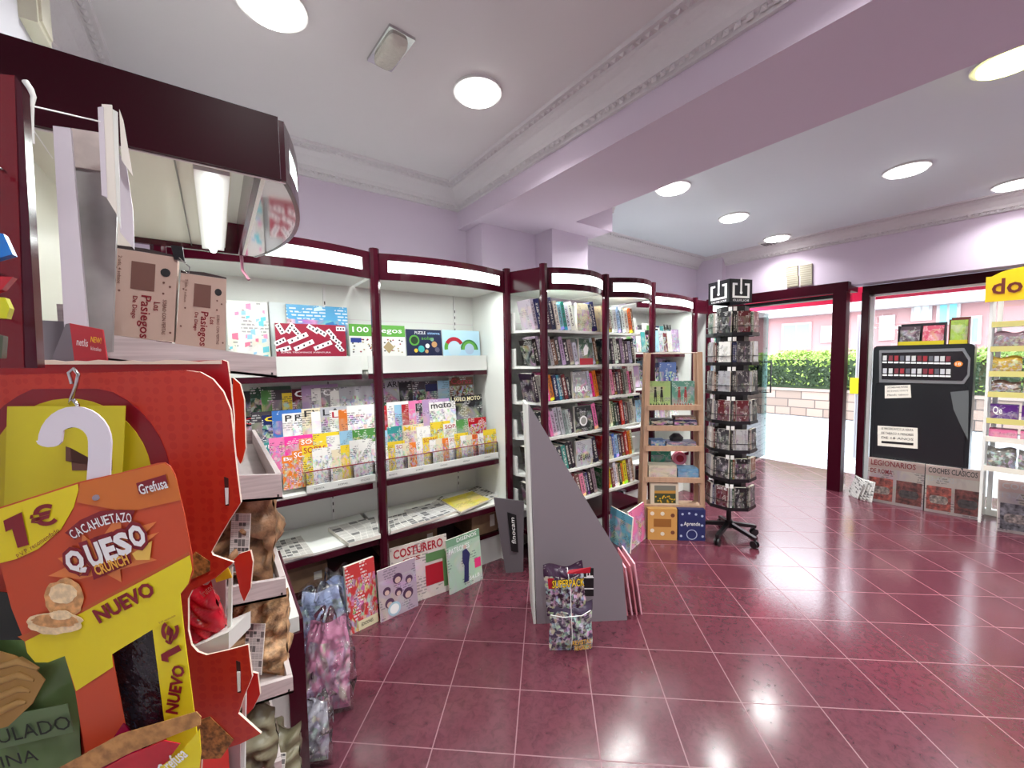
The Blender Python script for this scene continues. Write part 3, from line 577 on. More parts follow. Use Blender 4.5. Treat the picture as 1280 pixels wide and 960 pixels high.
# clear pockets and price strips on the rack
for (xa, xb, lb, n) in ((.36, .725, 'clear plastic pocket tray holding puzzle booklets, canopy side of the middle post', 3), (.755, 1.60, 'clear plastic pocket tray holding puzzle booklets, corner side of the middle post', 5)):
    e = empty('pocket_tray', lb, 'display tray', ((xa + xb) / 2, 2.36, .75), group='clear pocket trays on the magazine rack')
    wb(MB().box((xa, 2.352, .79), (xb, 2.355, .865), PLASTIC), 'pocket_front', e)
    m = MB().box((xa, 2.342, .752), (xb, 2.350, .79), WHITE)
    for k in range(n): m.text(('REVISTA', 'SOPAS', 'OCIO', 'PRENSA', 'JUEGOS')[k], (xa + (xb - xa) * (k + .3) / n, 2.3412, .765), (.05, 0, 0), (0, 0, .009), INKK)
    wb(m, 'price_strip', e); wb(MB().box((xa, 2.350, .862), (xb, 2.356, .867), MRN), 'red_rim', e)
    for k in range(n + 1): wb(MB().box((xa + (xb - xa) * k / n - .002, 2.345, .752), (xa + (xb - xa) * k / n + .002, 2.42, .86), PLASTIC), 'divider', e)
# board games and books on the top shelves (bottom z 1.39, lip hides the lower part)
def box_thing(name, label, cat, x0, x1, z0, z1, y, d, color, cover, extra=None, group=None, tilt=.08):
    w_ = x1 - x0; h_ = z1 - z0; mb = MB().box((-w_ / 2, 0, 0), (w_ / 2, d, h_), WHITE, front=cover)
    if extra: extra(mb, w_, h_)
    o = mb.build(name, loc=((x0 + x1) / 2, y, z0), label=label, cat=cat, group=group, color=color); lean(o, tilt); return o
def P_(mb, pts, mat, w, h, y=-.001): mb.add([((a - .5) * w, y, b * h) for a, b in pts], [tuple(range(len(pts)))], mat)
def T_(mb, s, x, z, ww, hh, w, h, mat, y=-.002, off=0.01): mb.text(s, ((x - .5) * w, y, z * h), (ww * w, 0, 0), (0, 0, hh * h), mat, off)
G1 = 'games and books on the top magazine shelves'
def x1_(mb, w, h):
    r = random.Random(2)
    for k in range(26):
        a, b = r.random() * .9, r.random() * .9; q = r.uniform(.05, .16); P_(mb, [(a, b), (a + q, b + r.uniform(-.03, .03)), (a + q, b + q * .6), (a, b + q * .5)], pm('pastel_%d' % (k % 4), ((240, 150, 190), (110, 200, 215), (150, 200, 235), (235, 120, 150))[k % 4], .4), w, h, -.001 - k * .00003)
box_thing('activity_book', 'pale book with pink and turquoise animals next to the brown snack boxes', 'book', .06, .25, 1.40, 1.79, 2.60, .02, PAL['white'], COVER3, x1_, G1)
box_thing('activity_book', 'plain pale card standing between the animal book and the blue game box', 'book', .26, .345, 1.40, 1.80, 2.64, .01, (225, 230, 230), pm('plain_card', (222, 228, 228), .5), None, G1)
def xb_(mb, w, h):
    r = random.Random(9)
    for k in range(14):
        a, b = r.random() * .85, .45 + r.random() * .5; q = r.uniform(.08, .22); P_(mb, [(a, b), (min(1, a + q), b + .02), (min(1, a + q * .8), b + q * .5), (a + .1 * q, b + q * .3)], pm('icy_%d' % (k % 3), ((190, 225, 240), (40, 110, 170), (225, 235, 240))[k % 3], .4), w, h, -.001 - k * .00003)
box_thing('board_game', 'blue picture game box standing behind the red domino game', 'board game', .34, .675, 1.40, 1.79, 2.60, .03, (86, 160, 205), COVER, xb_, G1)
def xr_(mb, w, h):
    r = random.Random(4)
    for (cx_, cy_, L, a_) in ((.07, .88, .16, -1.1), (.2, .9, .16, 1.0), (.28, .84, .13, -.9), (.3, .70, .30, .45), (.52, .90, .18, -.6), (.63, .84, .18, -.6), (.78, .80, .17, -.9), (.38, .55, .30, .45), (.65, .55, .28, .4), (.85, .66, .18, -.7), (.06, .62, .16, .5), (.93, .92, .14, 0), (.1, .46, .2, .3), (.9, .5, .15, -.9)):
        c_, s_ = math.cos(a_), math.sin(a_); hw = .035; asp = w / h
        P_(mb, [(cx_ + (dx * L / 2) * c_ - dy * hw * s_, cy_ + ((dx * L / 2) * s_ + dy * hw * c_) * asp) for dx, dy in ((-1, -1), (1, -1), (1, 1), (-1, 1))], INKW, w, h)
        for t_ in (-.3, 0, .3): q = (cx_ + t_ * L * c_, cy_ + t_ * L * s_ * asp); P_(mb, [(q[0] - .012, q[1] - .02), (q[0] + .012, q[1] - .02), (q[0] + .012, q[1] + .02), (q[0] - .012, q[1] + .02)], INKK, w, h, -.0015)
    P_(mb, [(0, .0), (1, .0), (1, .42), (0, .42)], pm('game_red', (150, 24, 54), .4), w, h, -.0018)
    T_(mb, 'SUPER TRIOMINOS AVENTURA', .06, .385, .7, .03, w, h, INKW, -.0022, 0)
box_thing('board_game', 'red board game box printed with scattered white domino tiles', 'board game', .272, .64, 1.40, 1.672, 2.535, .05, (176, 30, 60), pm('game_red', (150, 24, 54), .4), xr_, G1)
def xg_(mb, w, h):
    P_(mb, [(0, .74), (1, .74), (1, 1), (0, 1)], INKG, w, h); T_(mb, '100 juegos', .06, .79, .88, .15, w, h, INKW)
    r = random.Random(5)
    for k in range(40):
        a, b = r.uniform(.03, .93), r.uniform(.38, .68); q = .02; P_(mb, [(a, b), (a + q, b - q), (a + 2 * q, b), (a + q, b + q)], (INKK, pm('game_red', (150, 24, 54), .4), pm('tan_dot', (170, 150, 110), .5))[k % 3], w, h)
    P_(mb, [(.02, .6), (.2, .6), (.2, .7), (.02, .7)], INKB, w, h, -.0015)
    for a in (.45, .68): P_(mb, [(a, .36), (a + .1, .5), (a, .64), (a - .1, .5)], pm('tan_dot', (170, 150, 110), .5), w, h, -.0016)
box_thing('board_game', 'white and green box of one hundred games behind the middle post', 'board game', .665, 1.02, 1.40, 1.685, 2.55, .05, PAL['white'], pm('white_box', (230, 230, 226), .5), xg_, G1)
def circ(mb, cx_, cy_, r_, mat, w, h, y, n=20, a0=0, a1=2 * math.pi, ri=0):
    asp = w / h
    if ri: pts = [(cx_ + r_ * math.cos(a0 + (a1 - a0) * k / n), cy_ + r_ * asp * math.sin(a0 + (a1 - a0) * k / n)) for k in range(n + 1)] + [(cx_ + ri * math.cos(a1 - (a1 - a0) * k / n), cy_ + ri * asp * math.sin(a1 - (a1 - a0) * k / n)) for k in range(n + 1)]
    else: pts = [(cx_ + r_ * math.cos(a0 + (a1 - a0) * k / n), cy_ + r_ * asp * math.sin(a0 + (a1 - a0) * k / n)) for k in range(n)]
    P_(mb, pts, mat, w, h, y)
def xs_(mb, w, h):
    circ(mb, .22, .72, .14, INKG, w, h, -.001); circ(mb, .22, .72, .10, pm('dark_green', (30, 60, 30), .4), w, h, -.0013)
    T_(mb, 'PUZZLE', .24, .88, .3, .07, w, h, INKW); T_(mb, 'sistema', .6, .88, .35, .06, w, h, pm('pale_blue_ink', (150, 190, 230), .4)); T_(mb, 'solar', .42, .74, .35, .08, w, h, INKG)
    for (a, b, q, m_) in ((.4, .5, .09, (60, 170, 170)), (.58, .58, .06, (220, 220, 215)), (.78, .62, .08, (200, 150, 100)), (.72, .75, .05, (120, 170, 150)), (.86, .48, .07, (90, 90, 110)), (.25, .46, .05, (230, 190, 60)), (.55, .44, .05, (200, 190, 160))): circ(mb, a, b, q, pm('planet_%d' % m_[0], m_, .4), w, h, -.0015)
box_thing('puzzle_box', 'navy puzzle box printed with planets, beside the green and white games box', 'puzzle', 1.027, 1.285, 1.40, 1.665, 2.55, .05, PAL['navy'], pm('puzzle_navy', (28, 36, 70), .35), xs_, G1)
def xw_(mb, w, h):
    circ(mb, .3, .52, .26, INKR, w, h, -.001, a0=.5, a1=2.6, ri=.17); circ(mb, .3, .52, .26, INKG, w, h, -.001, a0=2.6, a1=3.3, ri=.17); circ(mb, .3, .5, .17, pm('pale_sky', (190, 215, 225), .4), w, h, -.0014)
    circ(mb, .7, .48, .24, pm('dark_rain_green', (50, 120, 60), .4), w, h, -.001, a0=0, a1=math.pi, ri=.2); circ(mb, .7, .48, .2, INKG, w, h, -.0012, a0=0, a1=math.pi, ri=.13); circ(mb, .7, .5, .13, pm('pale_sky2', (170, 190, 215), .4), w, h, -.0016)
box_thing('toy_box', 'pale blue toy box printed with red and green arches, beside the white side panel', 'toy', 1.292, 1.60, 1.40, 1.668, 2.55, .05, (180, 215, 235), pm('toy_blue', (178, 214, 232), .4), xw_, G1)

# books, spine out
_bk = {}
def book(name, x, y, z, th, dp, h, c, label, group, face=False, ang=0, rz=0, cat='book', cov=None):
    th, dp, h = round(th, 3), round(dp, 2), round(h * 50) / 50
    k = (th, dp, h, face, cov)
    if k not in _bk:
        mb = MB()
        if face: mb.box((0, 0, 0), (dp, th, h), PAPER, front=cov or COVER)
        else:
            mb.box((0, 0, 0), (th, .004, h), SPINE); mb.v and None
            mb.box((0, .004, 0), (.0015, dp, h), COVER3); mb.box((th - .0015, .004, 0), (th, dp, h), COVER3); mb.box((.0015, .004, .004), (th - .0015, dp - .003, h - .004), PAPER)
        o = mb.build(name); _bk[k] = o.data
    else: o = bpy.data.objects.new(name, _bk[k]); COL.objects.link(o)
    o.location = (x, y, z); o.rotation_euler = (0, ang, rz); return tag(o, label, cat, group, color=c)
rb = random.Random(21)
def book_row(xa, xb, y, z, hmax, cols, where, group, ang=-.24, face=None, ths=(.022, .042)):
    x = xa + .02; i = 0; n = len(cols)
    while x < xb - .02 and i < 26:
        c = cols[i % n]
        if face and i == face[0]:
            w_, h_, c, title, ink = face[1:6]; mb = MB().box((0, 0, 0), (w_, .02, h_), PAPER, front=COVER3 if face[6] else COVER)
            face[6] and face[6](mb, w_, h_)
            if title: mb.text(title, (w_ * .12, -.001, h_ * .25), (w_ * .72, 0, 0), (0, 0, h_ * .2), ink, .02)
            o = mb.build('book', loc=(x, y - .004, z + .001), label='%s face-out book among the spines, %s' % (c, where), cat='book', group=group, color=PAL[c]); o.rotation_euler = (-.06, 0, 0); x += w_ + .012
        else:
            th = rb.uniform(*ths); h = hmax * rb.uniform(.82, 1.0)
            nm = '%s book spine, %s from left, %s' % (c, ORD[i], where)
            col = tuple(max(0, min(255, v + rb.randint(-14, 14))) for v in PAL[c])
            book('book', x, y + rb.uniform(0, .012), z - th * math.sin(ang) * 0 + (0 if ang > 0 else -th * math.sin(ang) * 0) + .001, th, .14, h, col, nm, group, ang=ang); x += th / math.cos(ang) + .0015
        i += 1
SH3 = [(['silver', 'navy', 'navy', 'charcoal', 'navy', 'white', 'pale blue', 'teal', 'white', 'white'], (10, .15, .20, 'cream', None, INKR, 0)),
       (['black', 'grey', 'silver', 'charcoal', 'silver', 'brown', 'charcoal', 'lilac'], (11, .14, .19, 'dark green', None, INKR, lambda mb, w, h: (P__(mb, [(.0, .0), (1, .0), (1, .25), (0, .25)], INKR, w, h), P__(mb, [(.35, .35), (.6, .4), (.7, .65), (.5, .8), (.3, .6)], INKW, w, h)))),
       (['black', 'grey', 'silver', 'magenta', 'orange', 'navy', 'teal', 'charcoal', 'dark red'], (10, .17, .195, 'grey', 'IBAI', INKW, 0)),
       (['charcoal', 'black', 'charcoal', 'pink', 'silver', 'silver', 'silver', 'grey', 'silver'], (10, .17, .19, 'black', None, INKW, lambda mb, w, h: [P__(mb, [(.5 + .24 * math.cos(a * .5), .42 + .2 * math.sin(a * .5)) for a in range(13)], INKW, w, h), P__(mb, [(.5 + .17 * math.cos(a * .5), .42 + .14 * math.sin(a * .5)) for a in range(13)], pm('disc_grey', (150, 150, 145), .5), w, h, -.002), mb.text('NIVEL', (w * .3, -.001, h * .75), (w * .4, 0, 0), (0, 0, h * .05), INKW)])),
       (['black', 'black', 'dark red', 'charcoal', 'charcoal', 'silver', 'charcoal', 'teal'], (10, .17, .19, 'silver', 'DE LARA', INKK, 0)),
       (['black', 'grey', 'charcoal', 'dark red', 'brown', 'pink', 'charcoal', 'navy'], None)]
def P__(mb, pts, mat, w, h, y=-.001): mb.add([(a * w, y, b * h) for a, b in pts], [tuple(range(len(pts)))], mat)
for k, (z, (cs, fc)) in enumerate(zip(BZS, SH3)):
    book_row(1.70, 2.33, 2.045, z, .205 if k else .215, cs, '%s shelf behind the grey stand' % ORD[k], 'books in the bay behind the grey stand', face=fc)
SH4 = [['cream', 'orange', 'brown', 'white', 'white', 'pale blue', 'navy', 'white'], ['charcoal', 'silver', 'black', 'charcoal', 'silver', 'black', 'grey', 'black'], ['dark red', 'charcoal', 'grey', 'pink', 'dark red', 'charcoal'], ['charcoal', 'brown', 'grey', 'cream', 'dark green', 'charcoal', 'black', 'red'],
       ['red', 'orange', 'cream', 'silver', 'blue', 'pale blue', 'charcoal', 'dark red'], ['dark green', 'orange', 'yellow', 'brown', 'white', 'cream']]
for k, (z, cs) in enumerate(zip(BZS, SH4)):
    book_row(2.38, 2.79, 2.045, z, .205, cs, '%s shelf beside the pine ladder' % ORD[k], 'books in the bay beside the pine ladder', ang=-.2)
for k, z in enumerate(BZS):
    wb(MB().box((2.78, 2.08, z), (2.83, 2.30, z + .13), WHITE), 'book_stop', e4)
# far bay: two stepped magazine tiers on each shelf
fa = ['black', 'navy', 'lilac', 'pale blue', 'white', 'charcoal', 'silver', 'teal', 'white', 'dark red', 'black', 'green', 'white']
for k, (z, n) in enumerate(((1.50, 13), (1.15, 11), (.80, 10))):
    for t_ in range(2):
        its = [I(None, INKW, fa[(i * 3 + k + t_ * 5) % 13]) for i in range(n)]
        row(its, 3.10, 4.02, 2.55 - .09 * t_, z + .07 - .06 * t_, .22, .1, 'magazines in the far bay', '%s tier, %s shelf of the far bay' % (('upper', 'lower')[t_], ORD[k]), .15)
for k, z in enumerate((1.50, 1.15, .80, .45)):
    row([I(None, INKW, fa[(i * 5 + k) % 13]) for i in range(5)], 4.40, 5.05, 2.48, z + .01, .24, .1, 'magazines in the last bay', '%s shelf of the last bay' % ORD[k], .15)

# newspapers and papers on the low shelf (z .45)
def flat(name, label, cat, quad, z, t, mat, color, group=None):
    P = [onz(u, w, z) for u, w in quad]; c = sum(P) / 4; ax = P[1] - P[0]; rz = math.atan2(ax[1], ax[0])
    o = empty_loc = None
    mb = MB(); p = [q - c for q in P]; cs, sn = math.cos(-rz), math.sin(-rz); p = [(q[0] * cs - q[1] * sn, q[0] * sn + q[1] * cs) for q in p]
    mb.add([(a, b, 0) for a, b in p] + [(a, b, t) for a, b in p], [(0, 1, 5, 4), (1, 2, 6, 5), (2, 3, 7, 6), (3, 0, 4, 7), (3, 2, 1, 0)], PAPER); mb.add([(a, b, t) for a, b in p], [(0, 1, 2, 3)], mat, {0: [(0, 0), (1, 0), (1, 1), (0, 1)]})
    return mb.build(name, loc=(c[0], c[1], z), rz=rz, label=label, cat=cat, group=group, color=color)
NG = 'newspapers lying on the low shelf'
zs = .453
flat('newspaper', 'folded newspaper at the canopy end of the low shelf', 'newspaper', [(352, 702), (392, 694), (376, 672), (342, 680)], zs, .012, NEWS, (200, 196, 190), NG)
flat('newspaper', 'stack of newspapers on the low shelf just before the middle post', 'newspaper', [(436, 684), (476, 673), (468, 650), (410, 664)], zs, .022, NEWS, (205, 202, 196), NG)
flat('newspaper', 'newspaper pile on the low shelf just past the middle post', 'newspaper', [(489, 668), (532, 654), (514, 642), (484, 650)], zs, .018, NEWS, (205, 202, 196), NG)
flat('newspaper', 'newspaper with dark headline boxes in the middle of the low shelf', 'newspaper', [(530, 655), (574, 640), (545, 630), (505, 640)], zs, .014, NEWS, (200, 198, 196), NG)
flat('newspaper', 'white newspaper touching the yellow magazine on the low shelf', 'newspaper', [(574, 641), (590, 632), (552, 622), (540, 630)], zs, .012, NEWS, (214, 212, 208), NG)
flat('magazine', 'yellow bordered magazine lying on the low shelf', 'magazine', [(576, 642), (612, 626), (590, 616), (552, 627)], zs + .014, .012, COVER3, (206, 190, 50))
flat('newspaper', 'loose white papers at the corner end of the low shelf', 'newspaper', [(612, 626), (628, 617), (596, 609), (580, 616)], zs, .01, NEWS, (225, 224, 220), NG)
# boxes and magazines under the low shelf
def carton(label, x0, x1, y0, y1, z0, z1):
    e = empty('cardboard_box', label, 'box', ((x0 + x1) / 2, (y0 + y1) / 2, z0)); wb(MB().box((x0, y0, z0), (x1, y1, z1), CARDB), 'body', e)
    wb(MB().prism([(x0, y0, z1), (x1, y0, z1), (x1, y0 + .06, z1 + .03), (x0, y0 + .06, z1 + .03)], (0, 0, .003), CARDB), 'flap', e); wb(MB().box((x1 - .07, y0 - .001, z0 + .04), (x1 - .03, y0, z1 - .03), PAPER), 'paper_label', e)
carton('brown cardboard box at the corner end of the plinth under the low shelf', 1.38, 1.60, 2.36, 2.62, .216, .37)
carton('dented cardboard box on the plinth under the low shelf by the middle post', .78, 1.12, 2.37, 2.64, .216, .36)
carton('cardboard box on the plinth under the canopy end of the low shelf', .10, .45, 2.37, 2.64, .216, .33)
def floor_mag(label, p0, p1, h, title, ink, c, cover, extra=None, t=.008, tilt=.10, name='magazine', group='large magazines leaning on the plinth', th=.14):
    a, b = np.array(p0 + (0,), float), np.array(p1 + (0,), float); w_ = np.linalg.norm(b - a); rz = math.atan2(*(b - a)[1::-1]); mb = MB().box((-w_ / 2, 0, 0), (w_ / 2, t, h), PAPER, front=cover)
    if extra: extra(mb, w_, h)
    if title: mb.text(title, (-w_ / 2 + w_ * .06, -.002, h * (.95 - th)), (w_ * .86, 0, 0), (0, 0, h * th), ink, .02)
    o = mb.build(name, loc=tuple((a + b) / 2), label=label, cat='magazine', group=group, color=c); lean(o, tilt, rz); return o
def xc_(mb, w, h):
    T_(mb, 'CES', .2, .70, .3, .07, w, h, INKR); P_(mb, [(.58, .2), (.9, .2), (.9, .55), (.58, .55)], INKR, w, h); P_(mb, [(.6, .6), (.95, .6), (.95, .75), (.6, .75)], pm('dull_green', (90, 130, 80), .5), w, h); P_(mb, [(.9, .1), (1, .1), (1, .7), (.9, .7)], pm('dull_green', (90, 130, 80), .5), w, h, -.0005)
floor_mag('cream sewing magazine with large red title, leaning on the plinth', (.765, 2.235), (1.125, 2.215), .355, 'COSTURERO', INKR, (210, 198, 190), COVER3, xc_)
def xd_(mb, w, h):
    g_ = pm('muted_violet', (80, 50, 80), .5)
    for (a, b, q) in ((.5, .72, .13), (.2, .55, .1), (.8, .62, .1), (.25, .3, .12), (.75, .35, .14), (.5, .45, .1)): circ(mb, a, b, q, g_, w, h, -.001); circ(mb, a, b - .03, q * .6, pm('skin_tone', (205, 175, 165), .5), w, h, -.0015)
    circ(mb, .36, .16, .17, pm('icy_3', (170, 200, 215), .4), w, h, -.002); circ(mb, .36, .16, .12, INKW, w, h, -.0025)
floor_mag('lilac magazine of doll faces in clear wrap, leaning before the sewing magazine', (.672, 2.165), (.90, 2.185), .285, None, INKR, (176, 156, 172), COVER3, xd_)
def xp_(mb, w, h):
    P_(mb, [(.0, .86), (1, .86), (1, 1), (0, 1)], pm('soft_green', (120, 160, 130), .5), w, h); T_(mb, 'DISENOS', .3, .9, .6, .07, w, h, INKW)
    T_(mb, 'PATRONES', .06, .72, .6, .1, w, h, INKW); nv = pm('navy_dress', (40, 40, 90), .5)
    P_(mb, [(.42, .1), (.56, .1), (.6, .42), (.66, .6), (.56, .72), (.44, .7), (.42, .5), (.47, .42)], nv, w, h, -.003); circ(mb, .52, .76, .05, pm('skin_tone', (205, 175, 165), .5), w, h, -.003)
    P_(mb, [(.78, .28), (.97, .28), (.97, .46), (.78, .46)], MC['pink_spot'] if 'pink_spot' in MC else pm('pink_spot', (225, 50, 120), .5), w, h, -.002); T_(mb, '154.LB', .55, .1, .35, .07, w, h, INKW)
floor_mag('green and white pattern magazine showing a woman in a navy suit', (1.10, 2.165), (1.36, 2.195), .335, None, INKR, (170, 196, 176), COVER3, xp_)
def xe_(mb, w, h):
    P_(mb, [(.3, .0), (.98, .0), (.98, .14), (.3, .14)], pm('cream_card', (215, 205, 170), .5), w, h, -.002); T_(mb, 'EDICIONES', .4, .05, .4, .05, w, h, INKK, -.003)
floor_mag('busy red and green comic pack in clear wrap on the floor', (.505, 2.165), (.668, 2.19), .36, None, INKR, (196, 60, 60), COVER2, xe_, t=.02)
def toybag(label, x, y, w, h, t, c, seed, rz, tilt=.25, cat='toy bag', name='toy_bag', group=None, doll=True):
    e = empty(name, label, cat, (x, y, 0), rz, group)
    o = bag_mb(w * .8, h * .82, t * .6, seed + 3, BAGM, n=16, rough=.5, pinch=.2).build('printed_insert', e); o.color = lin(c) + (1,); o.location = (0, .012, .01); o.rotation_euler.x = -tilt
    o = bag_mb(w, h, t, seed, PLASTIC, n=30, crumple=2.0, rough=1.3, pinch=.4).build('plastic_wrap', e); o.rotation_euler.x = -tilt
    return e
toybag('clear toy bag with pale blue doll faces on the floor beside the bread trays', .36, 2.12, .26, .34, .07, (176, 190, 226), 5, -.25)
toybag('small clear toy bag behind the blue doll bag on the floor', .47, 2.2, .18, .34, .05, (150, 166, 205), 8, -.1)
toybag('pink toy bag in crinkled plastic on the floor below the bread trays', .30, 1.72, .22, .42, .09, (250, 170, 205), 11, -.4)
toybag('clear crinkled bag with dark strips lying on the floor below the pink bag', .20, 1.53, .16, .24, .09, (196, 196, 206), 14, -.5)

# ------------------------------------------------------------------ grey triangular stand
P0 = np.array([1.326, 1.646, 0]); DR = np.array([.432, -.292, 0]); DR /= np.linalg.norm(DR); NB = np.array([-DR[1], DR[0], 0])
def bq(u, w): return onp(u, w, P0, DR)
e = empty('display_stand', 'grey triangular floor display stand with a white edge, in front of the book bay', 'display stand', (1.5, 1.6, 0))
p = [bq(671, 780), bq(784, 775), bq(778, 700), bq(661, 505)]; p[0][2] = p[1][2] = 0
wb(MB().prism(p, NB * .012, GREYB, WHITE), 'side_panel', e)
q = [a + NB * .208 for a in p]; wb(MB().prism(q, NB * .012, GREYB, WHITE), 'side_panel', e)
wb(MB().prism([p[0] - DR * .004, p[0] - DR * .018, p[3] - DR * .018, p[3] - DR * .004], NB * .22, WHITE), 'back_panel', e)
for k in range(3):
    a = p[0] + DR * .02 + NB * .0125 + UP * (.05 + .3 * k); L = (.38, .27, .13)[k]; wb(MB().prism([a, a + DR * L, a + DR * L + UP * .012, a + UP * .012], NB * .19, WHITE), 'shelf', e)
m = MB(); s0, s1 = bq(722, 710), bq(743, 746)
pp = [bq(722, 710), bq(742, 710), bq(742, 745), bq(722, 745)]; m.add([a - NB * .001 for a in pp], [(0, 1, 2, 3)], INKK)
c0 = bq(741, 722) - NB * .002; m.text('F', c0 , UP * .045, -DR * .035, INKW, .01)
for w_ in (721, 735): m.add([bq(722, w_) - NB * .0015, bq(742, w_) - NB * .0015, bq(742, w_ + 1.4) - NB * .0015, bq(722, w_ + 1.4) - NB * .0015], [(0, 1, 2, 3)], INKW)
wb(m, 'logo', e)
wy = 2.1
g0, g1 = onz(635, 702, 0), onz(653, 711, 0); g0 = np.array([1.44, 2.16, 0]); t0_ = ony(617, 622, 2.16); t1_ = ony(655, 627, 2.10); b1_ = ony(654, 712, 2.10); b0_ = ony(632, 704, 2.16)
b0_[2] = b1_[2] = 0
e = empty('leaning_board', 'dark grey leaning panel with a black lettered strip, beside the grey triangular stand', 'display panel', tuple((b0_ + b1_) / 2))
wb(MB().prism([b0_, b1_, t1_, t0_], (.006, .01, 0), pm('dark_grey_panel', (104, 98, 104), .45)), 'panel', e)
dx = (t1_ - t0_); wv = lambda s, t: b0_ * (1 - s) * (1 - t) + b1_ * s * (1 - t) + t1_ * s * t + t0_ * (1 - s) * t - np.array([.006, .01, 0]) * .15
m = MB().add([wv(.42, .30), wv(.75, .28), wv(.72, .80), wv(.40, .83)], [(0, 1, 2, 3)], INKK); o_ = wv(.66, .40) - np.array([.001, .002, 0]); m.text('finocam', o_, wv(.64, .76) - wv(.66, .40), wv(.48, .41) - wv(.66, .40), INKW, .01)
wb(m, 'logo', e)
# pink folders leaning behind the stand
for k in range(4):
    a = np.array([1.80 + .024 * k, 1.37 - .014 * k, 0]); c = (215, 150, 165)
    mb = MB().box((-.004, 0, 0), (.004, .22, .27 + .01 * k), pm('pink_folder_%d' % (k % 2), ((206, 128, 140), (226, 170, 184))[k % 2], .5))
    o = mb.build('agenda_folder', loc=tuple(a), label='%s pink folder leaning on the low end of the grey stand' % ORD[k], cat='folder', group='pink folders leaning by the grey stand'); o.rotation_euler = (0, -.14, math.atan2(NB[1], NB[0]) - math.pi / 2)
# snack / comic pack in front of the stand
SPM = cover_mat('superpack_print', 12.0, .85, 1.1, .15, .2, voro=True, sat=.45, val=.75)
e = empty('comic_pack', 'tied plastic pack of comics with yellow lettering standing before the grey stand', 'comic pack', (1.375, 1.40, 0), math.atan2(DR[1], DR[0]))
for k, (z, h_, w_, c) in enumerate(((.0, .24, .215, (70, 60, 80)), (.17, .245, .20, (60, 40, 60)))):
    o = bag_mb(w_, h_, .06, 31 + k, SPM, crumple=1.2).build('pack', e); o.color = lin(c) + (1,); o.location = (-.012 * k, -.03 + .025 * k, z); o.rotation_euler = (-.12, .03 - .10 * k, 0)
m = MB(); m.text('SUPERPACK', (-.095, -.068, .345), (.155, 0, .006), (0, .004, .035), INKK, .06); m.text('SUPERPACK', (-.095, -.070, .345), (.155, 0, .006), (0, .004, .035), INKY, .01); m.text('REVISTAS', (-.0, -.083, .062), (.09, 0, .008), (0, .003, .02), pm('gold_ink', (220, 170, 60), .4), .01); m.text('REGALOS', (.01, -.083, .035), (.08, 0, .008), (0, .003, .02), MC['gold_ink'], .01)
m.build('lettering', e)
MB().add([(-.02, -.046, .40), (.095, -.044, .40), (.10, -.04, .428), (-.01, -.038, .415)], [(0, 1, 2, 3)], INKR).add([(-.112, -.05, .33), (-.08, -.052, .33), (-.085, -.05, .385), (-.115, -.046, .38)], [(0, 1, 2, 3)], INKR).build('red_corner', e)
m = MB().tube([(-.01, -.0, .41), (-.005, -.055, .33), (0, -.05, .19), (.0, -.075, .1), (.0, -.03, .0)], .002, INKW, 5); m.tube([(-.1, -.03, .185), (-.04, -.06, .19), (.05, -.06, .195), (.1, -.03, .2)], .002, INKW, 5); m.build('string', e)
# children's books on the floor by the book bay
floor_mag('pale blue and turquoise children book standing on the floor by the book bay', tuple(onz(760, 674, 0)[:2]), tuple(onz(787, 692, 0)[:2]), .27, None, INKR, (110, 180, 205), COVER, None, .012, .1, 'childrens_book', 'children books on the floor by the book bay')
floor_mag('pink and violet children book standing on the floor by the book bay', tuple(onz(789, 688, 0)[:2]), tuple(onz(808, 672, 0)[:2]), .29, None, INKR, (228, 120, 170), COVER, None, .012, .08, 'childrens_book', 'children books on the floor by the book bay')
# ------------------------------------------------------------------ pine ladder display
LR = math.atan2(-.301, .332)
e = empty('ladder_display', 'pine ladder-shaped shelf display holding games and small boxes', 'display shelf', (2.918, 1.778, 0), LR)
LX = (math.cos(LR), math.sin(LR)); LN = (-LX[1], LX[0])
def lw(x, y): return (2.918 + LX[0] * x + LN[0] * y, 1.778 + LX[1] * x + LN[1] * y)
for sx in (-1, 1):
    for (yb, yt) in ((0, .02), (.15, .10)):
        MB().add([(sx * .235 - .018, yb, 0), (sx * .235 + .018, yb, 0), (sx * .235 + .018, yb + .022, 0), (sx * .235 - .018, yb + .022, 0), (sx * .198 - .018, yt, 1.49), (sx * .198 + .018, yt, 1.49), (sx * .198 + .018, yt + .022, 1.49), (sx * .198 - .018, yt + .022, 1.49)],
            [(0, 1, 5, 4), (1, 2, 6, 5), (2, 3, 7, 6), (3, 0, 4, 7), (4, 5, 6, 7), (3, 2, 1, 0)], PINE).build('upright', e)
LZ = (1.06, .895, .73, .475, .25)
for z in LZ:
    q = .235 - .037 * z / 1.49; d = .15 - .04 * z / 1.49
    MB().box((-q, 0.01, z - .012), (q, d, z), PINE).build('shelf', e); MB().box((-q, -.004, z - .03), (q, .008, z + .012), PINE).build('shelf_rail', e)
MB().tube([(-.2, .03, 1.485), (.2, .03, 1.485)], .004, pm('light_wire', (190, 170, 160), .4)).build('top_bar', e)
LG = 'games and boxes on the pine ladder display'
def li(name, label, x0, x1, z0, h, y, d, c, cover=COVER, extra=None, tilt=0.0, cat='box'):
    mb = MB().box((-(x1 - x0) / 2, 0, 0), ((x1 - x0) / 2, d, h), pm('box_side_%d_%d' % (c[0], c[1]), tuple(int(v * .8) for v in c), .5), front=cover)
    if extra: extra(mb, x1 - x0, h)
    o = mb.build(name, loc=lw((x0 + x1) / 2, y) + (z0,), label=label, cat=cat, group=LG, color=c); lean(o, tilt, LR); return o
